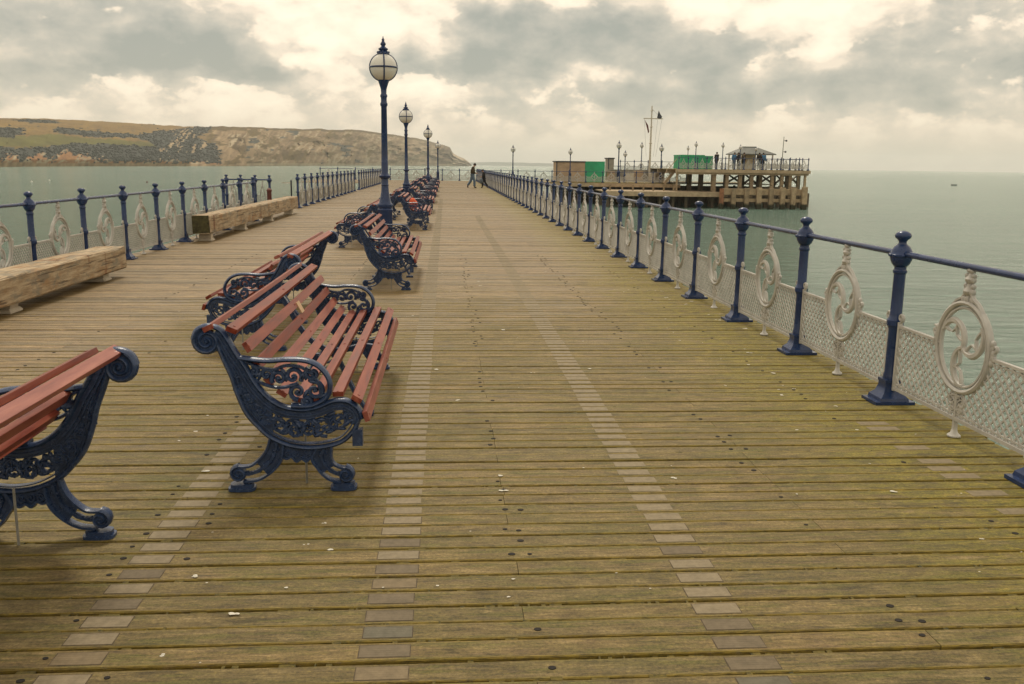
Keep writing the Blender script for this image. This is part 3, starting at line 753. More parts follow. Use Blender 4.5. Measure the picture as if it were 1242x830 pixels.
# ------------------------------------------------------------------ benches
CX = -.785
def L_(pts): return [(p[0]-CX, p[1]+.018) for p in pts]
spine_out = L_([[-1.222, .712], [-1.184, .689], [-1.143, .711], [-1.133, .757], [-1.102, .666], [-1.066, .575], [-1.045, .498], [-1.003, .39], [-.941, .311], [-.886, .26], [-.802, .219], [-.708, .202], [-.613, .208], [-.526, .235], [-.468, .292], [-.438, .356]])
neck_out = L_([[-1.143, .735], [-1.128, .735], [-1.102, .666], [-1.066, .575], [-1.045, .498], [-1.003, .39], [-.941, .311]])
low = L_([[-1.133, .757], [-1.102, .666], [-1.066, .575], [-1.045, .498], [-1.003, .39], [-.941, .311], [-.886, .26], [-.802, .219], [-.708, .202], [-.613, .208], [-.526, .235], [-.468, .292], [-.438, .356]])
spine_in = L_([[-1.245, .766], [-1.225, .811], [-1.172, .833], [-1.115, .815], [-1.078, .765], [-1.045, .702], [-1.002, .634], [-.95, .537], [-.888, .463], [-.815, .418], [-.721, .403], [-.645, .417], [-.569, .447], [-.502, .448], [-.446, .411], [-.425, .356]])
arm = L_([[-1.025, .672], [-.899, .656], [-.788, .662], [-.695, .655], [-.63, .623], [-.589, .565], [-.584, .506], [-.611, .457], [-.683, .424], [-.777, .424]])
slats = L_([[-1.165, .826], [-1.052, .816], [-.990, .722], [-.945, .630], [-.890, .545], [-.826, .485], [-.747, .452], [-.660, .456], [-.545, .480], [-.448, .462], [-.402, .372]])
BL = 2.88
def spiral(c, r, turns, a0, sgn=1, n=22, shrink=.12):
    return [(c[0]+r*(1-(1-shrink)*k/(n-1))*math.cos(a0+sgn*turns*6.283*k/(n-1)), 0, c[1]+r*(1-(1-shrink)*k/(n-1))*math.sin(a0+sgn*turns*6.283*k/(n-1))) for k in range(n)]
def offset(curve, d):
    out = []
    for i, p in enumerate(curve):
        a = curve[max(i-1, 0)]; b = curve[min(i+1, len(curve)-1)]; tx, tz = b[0]-a[0], b[1]-a[1]; l = math.hypot(tx, tz) or 1
        out.append((p[0]-tz/l*d, p[1]+tx/l*d))
    return out
def resample(c, n):
    P = [Vector((p[0], p[1])) for p in c]; ln = [0]
    for a, b in zip(P, P[1:]): ln.append(ln[-1]+(b-a).length)
    out = []
    for k in range(n):
        s = ln[-1]*k/(n-1); i = 0
        while i < len(P)-2 and ln[i+1] < s: i += 1
        t = (s-ln[i])/max(ln[i+1]-ln[i], 1e-9); q = P[i].lerp(P[i+1], t); out.append((q.x, q.y))
    return out
def sm2(c, n=5): return [(v.x, v.y) for v in smooth([(p[0], p[1], 0) for p in c], n)]
def end_frame_meshes():
    rnd = random.Random(3)
    f = MB(); si = sm2(spine_in); lo = sm2(low)
    f.tube(xz(si), .014, 8, (0, 1, 0), .030)
    f.tube(xz(lo), .013, 8, (0, 1, 0), .026)
    inn = offset(si[14:], -.030); f.tube(xz(inn), .008, 6, (0, 1, 0), .026)
    inn2 = offset(si[14:], -.046); f.tube(xz(inn2[2:-3]), .005, 6, (0, 1, 0), .022)
    f.plate(resample(si[14:], 30), resample(offset(si[14:], -.044), 30), -.014, .014)
    f.tube(xz(offset(lo[4:-2], .024)), .005, 6, (0, 1, 0), .020)
    # solid relief neck between the two curves
    a = resample(si[16:42], 16); b = resample(lo[2:32], 16); f.plate(a, b, -.009, .009)
    # top scroll
    c = L_([(-1.178, .757)])[0]
    f.tube(spiral(c, .068, 2.1, 2.0, 1, 34, .12), [.016-.007*k/33 for k in range(34)], 8, (0, 1, 0), .030)
    f.lathe([(.058, -.016), (.058, .016)], 16, (c[0], 0, c[1]), axis=Matrix.Rotation(R(90), 3, 'X'))
    f.blob((c[0], 0, c[1]), .016, .034, .016)
    # nose block
    nb = L_([(-.452, .25)])[0]; f.box(nb[0]-.022, nb[0]+.03, -.026, .026, nb[1]-.035, nb[1]+.05)
    # leafy scrolls of the seat panel
    def leaf(x, z, a, l):
        mt = Matrix.Rotation(-a, 3, 'Y'); f.blob((x, 0, z), l, rnd.uniform(.012, .020), l*.42, 6, 5, mt)
    P = L_([(-1.045, .585), (-1.02, .515), (-.985, .455), (-.945, .40), (-.895, .352), (-.835, .318), (-.765, .300), (-.690, .298), (-.615, .312), (-.545, .345), (-.485, .365)])
    rad = [.018, .022, .028, .034, .038, .044, .048, .050, .054, .052, .035]
    for i, (p, r) in enumerate(zip(P, rad)):
        sg = 1 if i % 2 else -1
        f.tube(spiral(p, r, 1.35, rnd.uniform(0, 6), sg, 18), [.0105-.003*k/17 for k in range(18)], 6, (0, 1, 0), .014)
        f.blob((p[0], 0, p[1]), .010, .017, .010, 6, 4)
        for k in range(7):
            a = rnd.uniform(0, 6.28); q_ = rnd.uniform(.7, 1.25); leaf(p[0]+r*q_*math.cos(a), p[1]+r*q_*.85*math.sin(a), a+1.2, rnd.uniform(.018, .030))
    f.tube(smooth(xz(P), 4), .006, 6, (0, 1, 0), .010)
    cl = resample(P, 60)
    for k in range(90):
        c_ = cl[rnd.randrange(3, 59)]; wd = .022+.020*min(1, max(0, (c_[0]+.16)/.25))
        leaf(c_[0]+rnd.uniform(-.01, .01), c_[1]+rnd.uniform(-wd, wd), rnd.uniform(0, 6.28), rnd.uniform(.012, .022))
    main = f
    # legs
    g = MB()
    rl_o = L_([(-.886, .262), (-.905, .20), (-.935, .155), (-.985, .112), (-1.03, .104), (-1.062, .107)])
    rl_i = L_([(-.824, .222), (-.835, .145), (-.868, .095), (-.915, .055), (-.965, .032), (-1.03, .026)])
    fl_o = L_([(-.582, .212), (-.586, .15), (-.572, .115), (-.545, .098), (-.515, .092), (-.495, .092)])
    fl_i = L_([(-.650, .208), (-.682, .145), (-.655, .095), (-.625, .055), (-.585, .028), (-.535, .022)])
    for o_, i_, sc, sg in ((rl_o, rl_i, (-1.052, .068), 1), (fl_o, fl_i, (-.512, .058), -1)):
        o2, i2 = sm2(o_), sm2(i_)
        g.tube(xz(o2), .010, 6, (0, 1, 0), .026); g.tube(xz(i2), .010, 6, (0, 1, 0), .026)
        g.plate(resample(o2, 16)[:10], resample(i2, 16)[:10], -.006, .006)
        mid = [((p[0]+q[0])/2, (p[1]+q[1])/2) for p, q in zip(resample(o2, 16), resample(i2, 16))]
        g.tube(xz(mid), [.007+.008*abs(math.sin(k*1.1)) for k in range(16)], 6, (0, 1, 0), .018)
        for k in range(1, 14):
            q_ = mid[k]; rr_ = random.Random(k).uniform(-.010, .010); g.blob((q_[0]+rr_, 0, q_[1]-rr_), .014, .018, .010, 6, 4, Matrix.Rotation(k*.9, 3, 'Y'))
        s_ = L_([sc])[0]
        g.tube(spiral(s_, .042, 1.8, 1.57, sg, 24), [.012-.005*k/23 for k in range(24)], 8, (0, 1, 0), .030)
        g.lathe([(.034, -.020), (.034, .020)], 14, (s_[0], 0, s_[1]), axis=Matrix.Rotation(R(90), 3, 'X'))
        px = s_[0]-(.0 if sg > 0 else .025)
        
        ov = [(px+.013+.068*math.copysign(abs(math.cos(6.2832*k/20))**.6, math.cos(6.2832*k/20)), .048*math.copysign(abs(math.sin(6.2832*k/20))**.6, math.sin(6.2832*k/20))) for k in range(20)]
        for z0_, z1_, f_ in ((0, .016, 1), (.016, .034, .84)):
            g.add([((x_-px-.013)*f_+px+.013, y_*f_, z_) for z_ in (z0_, z1_) for x_, y_ in ov], [tuple(range(19, -1, -1)), tuple(range(20, 40))]+[(k, (k+1) % 20, 20+(k+1) % 20, 20+k) for k in range(20)])
    ap = sm2(L_([(-.84, .16), (-.81, .145), (-.785, .155), (-.76, .13), (-.735, .145), (-.71, .13), (-.69, .15), (-.668, .15)]))
    tp = sm2(L_([(-.85, .232), (-.80, .21), (-.708, .195), (-.64, .20)]))
    g.plate(resample(ap, 16), resample(tp, 16), -.007, .007); g.tube(xz(ap), .010, 6, (0, 1, 0), .018)
    for x in (-.80, -.76, -.72, -.68):
        q = L_([(x, .170)])[0]; g.tube(spiral(q, .020, 1.3, x*30, 1, 12), .006, 6, (0, 1, 0), .016)
    # armrest
    h = MB(); am = sm2(arm); h.tube(xz(am), .014, 8, (0, 1, 0), .032)
    A = L_([(-.955, .605), (-.895, .585), (-.835, .565), (-.765, .575), (-.745, .495), (-.668, .590), (-.660, .500), (-.700, .448)])
    ra = [.022, .034, .040, .046, .042, .036, .048, .026]
    for i, (p, r) in enumerate(zip(A, ra)):
        h.tube(spiral(p, r, 1.3, rnd.uniform(0, 6), 1 if i % 2 else -1, 18), [.0125-.003*k/17 for k in range(18)], 6, (0, 1, 0), .014)
        h.blob((p[0], 0, p[1]), .011, .018, .011, 6, 4)
        for k in range(2):
            a = rnd.uniform(0, 6.28); mt = Matrix.Rotation(-a-1.2, 3, 'Y'); h.blob((p[0]+r*math.cos(a), 0, p[1]+r*math.sin(a)), .026, .015, .011, 6, 5, mt)
    h.tube(smooth(xz(L_([(-1.0, .655), (-.94, .625), (-.86, .61), (-.80, .63), (-.72, .62), (-.65, .56), (-.63, .49)])), 5), .0095, 6, (0, 1, 0), .014)
    h.tube(smooth(xz(L_([(-.985, .585), (-.92, .54), (-.86, .52), (-.80, .52), (-.74, .54)])), 5), .0095, 6, (0, 1, 0), .014)
    return main.mesh('end_frame', 'iron', True, 45), g.mesh('leg_frame', 'iron', True, 45), h.mesh('armrest', 'iron', True, 45)
EF, LEGF, ARM = end_frame_meshes()
def bench_parts():
    mid = MB(); c = sm2(offset(slats[1:], -.0)); lo = offset(c, -.045)
    mid.plate(resample(offset(c, -.014), 40), resample(lo, 40), -.020, .020)
    lg = L_([(-.80, .42), (-.86, .26), (-.96, .10), (-1.03, .02)]); mid.tube(smooth(xz(lg), 5), .018, 6, (0, 1, 0), .02)
    lg = L_([(-.72, .41), (-.66, .26), (-.58, .10), (-.53, .02)]); mid.tube(smooth(xz(lg), 5), .018, 6, (0, 1, 0), .02)
    for x in (-1.03, -.53):
        q = L_([(x, 0)])[0]; mid.box(q[0]-.05, q[0]+.05, -.04, .04, 0, .022)
    mid_me = mid.mesh('middle_frame', 'iron', True, 40)
    sl = []
    for i, p in enumerate(slats):
        a = slats[max(i-1, 0)]; b = slats[min(i+1, len(slats)-1)]
        ang = math.atan2(b[1]-a[1], b[0]-a[0])
        if i == 0: ang = R(26)
        if i == 1: ang = R(-22)
        if i == len(slats)-2: ang = R(-32)
        if i == len(slats)-1: ang = R(-72)
        w, h = (.054, .026)
        m = MB(); mt = Matrix.Rotation(-ang, 3, 'Y')
        vs = []
        NS = 8
        for k in range(NS+1):
            hl = BL/2+.004 if i < 2 or i > 8 else BL/2-.036; y = -hl+2*hl*k/NS
            sag = -.004*math.sin(math.pi*k/NS)
            for (x, z) in ((-w/2, -h/2), (w/2, -h/2), (w/2, h/2), (-w/2, h/2)):
                v = mt @ Vector((x, 0, z)); vs.append((v.x+p[0], y, v.z+p[1]+sag))
        fs = [(3, 2, 1, 0), tuple(NS*4+k for k in range(4))]+[(k*4+j, k*4+(j+1) % 4, k*4+4+(j+1) % 4, k*4+4+j) for k in range(NS) for j in range(4)]
        m.add(vs, fs)
        for y in (-BL/2+.045, -.012, .012, BL/2-.045):
            v = mt @ Vector((0, 0, h/2)); m.lathe([(.008, -.002), (.008, .0018), (.004, .003)], 8, (v.x+p[0], y, v.z+p[1]-(.004 if abs(y) < .1 else 0)), axis=mt)
        sl.append(m.mesh('slat', 'slat'))
    rod = MB(); q = L_([(-.725, 0)])[0]; rod.lathe([(.006, 0), (.006, .26)], 6, (q[0], .05, 0))
    return mid_me, sl, rod.mesh('stay_rod', 'steel')
MID, SLATS, ROD = bench_parts()
def bench(label, x, y0, face=1, extra=False):
    """near end frame at y0; face +1 looks to the right"""
    r = empty('park_bench', (x, y0+BL/2, 0), 0 if face > 0 else math.pi); tag(r, label, 'bench', 'benches back to back along the boardwalk')
    for s in (-1, 1):
        e = link('end_frame', EF, r, 0, (0, s*(BL/2-.03), 0)); link('armrest', ARM, e); link('leg_frame', LEGF, e)
    link('middle_frame', MID, r, 0, (0, 0, 0))
    for me in SLATS: link('slat', me, r, .004)
    for s in (-1, 1): link('stay_rod', ROD, r, 0, (0, s*(BL/2-.06), 0))
    if extra:
        p = slats[2]; q = slats[3]; m = MB(); a = Vector((p[0]+.005, .10, p[1]+.022)); b = Vector((q[0]+.008, .10, q[1]+.022))
        m.bar(a+(b-a)*.18, b-(b-a)*.08, .10, .006, (1, 0, .6)); m.build('memorial_plate', 'brassplate', r)
    return r
XB, XF = -1.79, CX
for args in [('red slatted bench cut by the left frame edge, seen from behind', XB, 3.97-BL, -1),
             ('nearest full red slatted bench facing right with navy iron scroll ends', XF, 4.50, 1, True),
             ('bench facing the timber baulks, directly behind the nearest full bench', -1.735, 8.08, -1),
             ('bench facing right just in front of the tallest lamp post', XF, 12.08, 1),
             ('bench facing left partly hidden behind the foot of the tallest lamp post', XB, 18.25, -1),
             ('bench with an orange cloth on it, past the tallest lamp post', XF, 23.4, 1),
             ('left facing bench immediately before the second lamp post', XB, 27.6, -1),
             ('right facing bench next to the foot of the second lamp post', XF, 31.2, 1),
             ('left facing bench immediately beyond the second lamp post', XB, 36.2, -1),
             ('right facing bench immediately beyond the second lamp post', XF, 39.4, 1),
             ('left facing bench two along beyond the second lamp post', XB, 44.5, -1),
             ('right facing bench just short of the third lamp post', XF, 47.6, 1),
             ('left facing bench level with the third lamp post', XB, 53.0, -1),
             ('right facing bench just beyond the third lamp post', XF, 56.2, 1),
             ('most distant left facing bench, past the third lamp post', XB, 62, -1),
             ('most distant right facing bench, past the third lamp post', XF, 65.5, 1)]: bench(*args)
def cloth():
    m = MB(); rnd = random.Random(5); base = [(-.06, .55), (-.10, .66), (-.14, .78), (-.20, .85)]
    pts = []; n = 10
    for j in range(7):
        t = j/6
        for i in range(n):
            a = 6.283*i/n; r = .16*math.sin(math.pi*(.12+.80*t))*rnd.uniform(.85, 1.15)
            pts.append((r*math.cos(a)*.75-.05, r*math.sin(a), t*.30))
    fs = [(j*n+i, j*n+(i+1) % n, (j+1)*n+(i+1) % n, (j+1)*n+i) for j in range(6) for i in range(n)]+[tuple(range(n-1, -1, -1)), tuple(6*n+k for k in range(n))]
    m.add(pts, fs); o = m.build('bag', 'orange', None, True, loc=(XF-.02, 24.15, .478), angle=180); tag(o, 'crumpled orange bag lying on the slats of a bench', 'bag')
cloth()

# ------------------------------------------------------------------ lamp posts
def lamp_meshes():
    b = MB()
    b.lathe([(.165, 0), (.165, .06), (.148, .075), (.142, .80), (.15, .82), (.155, .86), (.13, .89)], 8, rot=R(22.5))
    b.lathe([(.128, .88), (.140, .90), (.150, .93), (.146, .96), (.118, .985), (.105, 1.03), (.085, 1.12), (.070, 1.22), (.066, 1.30), (.078, 1.315), (.066, 1.33), (.064, 1.42), (.085, 1.44), (.108, 1.46), (.112, 1.485), (.094, 1.50), (.074, 1.515), (.066, 1.54), (.060, 1.9), (.052, 2.74), (.066, 2.76), (.070, 2.79), (.055, 2.82), (.054, 2.90), (.066, 2.92), (.066, 2.945), (.05, 2.97), (.054, 3.05), (.068, 3.10), (.088, 3.16), (.104, 3.205), (.106, 3.225), (.09, 3.235)], 16)
    col = b.mesh('column', 'navy', True, 40)
    for_ = MB()
    zc, rr = 3.435, .245
    pr = [(rr*math.sin(math.pi*k/14), zc-rr*math.cos(math.pi*k/14)) for k in range(1, 14)]
    for_.lathe(pr, 24); glo = for_.mesh('lamp_globe', 'globe', True, 180)
    bd = MB(); r2 = rr+.004
    bd.tube([(r2*math.cos(6.2832*k/32), r2*math.sin(6.2832*k/32), zc) for k in range(32)], .013, 6, (0, 0, 1), .016, True)
    for a in range(4):
        t = a*math.pi/2-math.pi/2+.12
        bd.tube([(r2*math.sin(math.pi*k/16)*math.cos(t), r2*math.sin(math.pi*k/16)*math.sin(t), zc-r2*math.cos(math.pi*k/16)) for k in range(1, 16)], .013, 6, (math.cos(t+1.57), math.sin(t+1.57), 0), .014)
        bd.lathe([(.026, 0), (.02, .01)], 8, (math.cos(t)*r2, math.sin(t)*r2, zc), axis=Matrix.Rotation(t, 3, 'Z') @ Matrix.Rotation(R(90), 3, 'Y'))
    ban = bd.mesh('globe_band', 'navy', True, 50)
    cr = MB(); cr.lathe([(.085, 3.66), (.112, 3.672), (.108, 3.69), (.075, 3.71), (.062, 3.73), (.085, 3.745), (.088, 3.765), (.06, 3.785), (.040, 3.80), (.034, 3.815), (.05, 3.835), (.052, 3.85), (.032, 3.88), (.020, 3.905), (.028, 3.915), (.026, 3.925), (.012, 3.945), (.004, 3.985)], 12)
    for k in range(8):
        a = 6.283*k/8; cr.blob((.1*math.cos(a), .1*math.sin(a), 3.70), .02, .02, .024, 6, 4)
    return col, glo, ban, cr.mesh('crown_finial', 'navy', True, 50)
LC, LG, LB, LT = lamp_meshes()
def lamp(label, p, sc=1.0, group='lamp posts along the boardwalk'):
    r = empty('lamp_post', p, 0); r.scale = (sc, sc, sc); tag(r, label, 'lamp post', group)
    link('column', LC, r); g = link('lamp_globe', LG, r); link('globe_band', LB, g); link('crown_finial', LT, r)
    return r
lamp('tallest and nearest navy lamp post with white globe crossed by bands', (-1.09, 16.8, 0), .963)
lamp('second nearest navy lamp post among the benches', (-1.42, 33.9, 0), .963)
lamp('third navy lamp post along the row of benches', (-.98, 52.5, 0), .963)
lamp('small fourth lamp post at the end of the bench row', (-.72, 88, 0), .97)

# ------------------------------------------------------------------ timber baulks
def baulk(label, y0, y1, x0, x1, z0, z1, feet):
    r = empty('timber_seat', ((x0+x1)/2, (y0+y1)/2, 0)); tag(r, label, 'timber seat', 'timber baulk seats on the left')
    cx, cy = (x0+x1)/2, (y0+y1)/2
    m = MB(); n = int((y1-y0)/.35); vs = []; rnd = random.Random(int(y0*10))
    for i in range(n+1):
        y = y0+(y1-y0)*i/n-cy
        j = lambda s=.008: rnd.gauss(0, s)
        hw, = ((x1-x0)/2,)
        sec = [(-hw+.02, z0), (hw-.02, z0), (hw, z0+.02), (hw, z1-.022), (hw-.022, z1), (-hw+.022, z1), (-hw, z1-.022), (-hw, z0+.02)]
        vs += [(a+j(.004), y+j(.01), b+j(.004)) for a, b in sec]
    fs = [tuple(range(7, -1, -1)), tuple(n*8+k for k in range(8))]+[(i*8+k, i*8+(k+1) % 8, i*8+8+(k+1) % 8, i*8+8+k) for i in range(n) for k in range(8)]
    m.add(vs, fs); m.build('baulk', 'timber', r)
    for fy in feet:
        f = MB(); f.box(-.13, .12, fy-cy-.10, fy-cy+.10, .045, z0+.003); f.lathe([(.21, 0), (.21, .02), (.175, .05)], 4, (-.005, fy-cy, 0), R(45))
        f.build('foot', 'stone', r, bevel=.006)
    return r
baulk('nearest thick weathered timber seat with rust stains, cut by left edge', 6.5, 13.5, -5.03, -4.60, .115, .425, (7.5, 10.2, 12.95))
baulk('long weathered timber seat with dark mossy end, farther along the left', 19.3, 30.8, -5.21, -4.85, .17, .545, (19.7, 23, 26.5, 30.0))

# ------------------------------------------------------------------ gate posts at the landing gap
r = empty('gate_post', (-5.45, 33.2, 0)); tag(r, 'thin white and navy gate post beside the landing gap on the left', 'gate post')
m = MB(); m.lathe([(.05, 0), (.05, .03), (.028, .05), (.026, .98), (.04, 1.0), (.01, 1.03)], 10); m.build('shaft', 'darkmetal', r, True)
m = MB(); m.bar((-.32, 0, .93), (0, 0, .93), .03); m.bar((-.3, 0, .45), (0, 0, .45), .03); m.build('arm', 'offwhite', r)
r = empty('bollard', (-5.55, 29.6, 0)); tag(r, 'dull red post standing beside the left landing gap', 'bollard')
m = MB(); m.lathe([(.10, 0), (.10, .03), (.075, .05), (.07, .72), (.085, .74), (.085, .78), (.05, .82), (.01, .84)], 12); m.build('shaft', 'red', r, True)

# ------------------------------------------------------------------ people
def skin_mesh(name, joints, edges, mat, parent, sub=2):
    """joints: {key:(x,y,z,r)}; root is the first"""
    keys = list(joints); me = bpy.data.meshes.new(name)
    me.from_pydata([joints[k][:3] for k in keys], [(keys.index(a), keys.index(b)) for a, b in edges], []); me.update()
    o = bpy.data.objects.new(name, me); COL.objects.link(o)
    if parent: o.parent = parent
    o.modifiers.new('skin', 'SKIN'); s = o.modifiers.new('sub', 'SUBSURF'); s.levels = s.render_levels = sub
    for i, k in enumerate(keys):
        r_ = joints[k][3]; me.skin_vertices[0].data[i].radius = r_ if isinstance(r_, tuple) else (r_, r_)
    me.skin_vertices[0].data[0].use_root = True
    o.modifiers['skin'].use_smooth_shade = True
    me.materials.append(M[mat]); return o
def person(label, p, rz, pose, top, legs, group=None, hairm='hair', scale=1, hands=True):
    """faces +X locally; pose gives joint positions"""
    r = empty('person', p, rz); r.scale = (scale,)*3; tag(r, label, 'person', group)
    J = dict(pose); g = lambda k: Vector(J[k])
    pel, chest, neck, head = g('pel'), g('chest'), g('neck'), g('head')
    body = {'pel': (*pel, .10), 'chest': (*chest, .115), 'neck': (*neck, .05), 'chin': (*(neck.lerp(head, .45)), .058), 'head': (*head, .088), 'crown': (*(head+(head-neck).normalized()*.085), .062)}
    E = [('pel', 'chest'), ('chest', 'neck'), ('neck', 'chin'), ('chin', 'head'), ('head', 'crown')]
    for s in ('l', 'r'):
        for k, rr in (('sh', .06), ('el', .042), ('wr', .030), ('hand', .034), ('hip', .085), ('kn', .058), ('an', .040), ('toe', .032)): body[k+s] = (*g(k+s), rr)
        E += [('chest', 'sh'+s), ('sh'+s, 'el'+s), ('el'+s, 'wr'+s), ('wr'+s, 'hand'+s), ('pel', 'hip'+s), ('hip'+s, 'kn'+s), ('kn'+s, 'an'+s), ('an'+s, 'toe'+s)]
        if hands:
            d = (g('hand'+s)-g('wr'+s)).normalized(); side = d.cross(Vector((1, .2, .1))).normalized()
            for q, (o_, ln) in enumerate(((-.026, .055), (-.009, .07), (.009, .075), (.026, .062))):
                body['f%d%s' % (q, s)] = (*(g('hand'+s)+side*o_+d*.03), .010); body['t%d%s' % (q, s)] = (*(g('hand'+s)+side*o_*1.15+d*(.03+ln)), .008)
                E += [('hand'+s, 'f%d%s' % (q, s)), ('f%d%s' % (q, s), 't%d%s' % (q, s))]
            body['th'+s] = (*(g('hand'+s)+side*-.045+d*.02), .011); E.append(('hand'+s, 'th'+s))
    skin_mesh('body', body, E, 'skin', r)
    jk = {'pel': (*(pel+Vector((0, 0, .0))), (.20, .19)), 'waist': (*pel.lerp(chest, .5), (.20, .19)), 'chest': (*chest, (.22, .20)), 'col': (*(chest.lerp(neck, .8)), .075)}
    E = [('pel', 'waist'), ('waist', 'chest'), ('chest', 'col')]
    for s in ('l', 'r'):
        jk['sh'+s] = (*g('sh'+s), .105); jk['el'+s] = (*g('el'+s), .085); jk['wr'+s] = (*g('wr'+s), .066)
        E += [('chest', 'sh'+s), ('sh'+s, 'el'+s), ('el'+s, 'wr'+s)]
    skin_mesh('jacket', jk, E, top, r)
    tr = {'pel': (*(pel-Vector((0, 0, .04))), (.14, .12))}; E = []
    for s in ('l', 'r'):
        tr['hip'+s] = (*g('hip'+s), .125); tr['kn'+s] = (*g('kn'+s), .098); tr['an'+s] = (*(g('an'+s)+Vector((0, 0, .02))), .082)
        E += [('pel', 'hip'+s), ('hip'+s, 'kn'+s), ('kn'+s, 'an'+s)]
    skin_mesh('trousers', tr, E, legs, r)
    for s in ('l', 'r'):
        a, t_ = g('an'+s), g('toe'+s); skin_mesh('shoe', {'a': (*a.lerp(t_, -.15), .052), 'b': (*a.lerp(t_, .5), .050), 'c': (*t_, .042)}, [('a', 'b'), ('b', 'c')], 'blackcloth', r)
    up = (head-neck).normalized(); fwd = Vector((1, 0, 0)); fwd = (fwd-up*fwd.dot(up)).normalized()
    h = MB(); mt = Matrix((fwd, up.cross(fwd), up)).transposed()
    h.blob(head+up*.030-fwd*.018, .102, .092, .098, 12, 8, mt); h.build('hair', hairm, r, True, angle=180)
    f = MB(); f.blob(head+fwd*.095-up*.01, .018, .014, .026, 6, 5, mt)
    for s_ in (-1, 1): f.blob(head+fwd*.01+mt @ Vector((0, s_*.088, -.01)), .02, .012, .03, 6, 5, mt)
    f.build('nose_and_ears', 'skin', r, True, angle=180)
    e = MB()
    for s_ in (-1, 1): e.blob(head+fwd*.084+mt @ Vector((0, s_*.032, .012)), .010, .012, .008, 6, 4, mt)
    e.blob(head+fwd*.078-up*.052, .012, .026, .006, 6, 4, mt); e.build('eyes_and_mouth', 'hair', r, True, angle=180)
    return r
walk = {'pel': (0, 0, .95), 'chest': (.05, 0, 1.28), 'neck': (.09, 0, 1.50), 'head': (.16, 0, 1.62),
        'shl': (.04, .19, 1.42), 'ell': (.02, .24, 1.15), 'wrl': (.20, .19, 1.03), 'handl': (.27, .15, 1.04),
        'shr': (.04, -.19, 1.42), 'elr': (.04, -.24, 1.15), 'wrr': (.22, -.17, 1.04), 'handr': (.28, -.13, 1.05),
        'hipl': (0, .09, .90), 'knl': (-.12, .09, .50), 'anl': (-.36, .09, .14), 'toel': (-.28, .10, .035),
        'hipr': (0, -.09, .90), 'knr': (.14, -.09, .50), 'anr': (.14, -.09, .085), 'toer': (.30, -.10, .04)}
pp = onz(573, 228.5, 0)
person('walker in olive brown jacket and blue jeans with lowered head', (pp.x, pp.y, 0), 0, walk, 'olive', 'jeans')
pp = onz(587, 228.2, 0)
person('smaller figure in black walking by the right railing with a grey bag', (pp.x, pp.y, 0), math.pi, walk, 'blackcloth', 'blackcloth', scale=.76)
m = MB(); m.blob((0, 0, -.30), .15, .10, .19, 10, 7); m.tube([(-.08, 0, -.16), (-.05, 0, .0), (.05, 0, .0), (.08, 0, -.16)], .012, 6, (0, 1, 0))
o = m.build('bag', 'greybag', None, True, loc=(pp.x-.21, pp.y-.115, .79), angle=180); tag(o, 'grey blue bag carried by the smaller figure in black', 'bag')

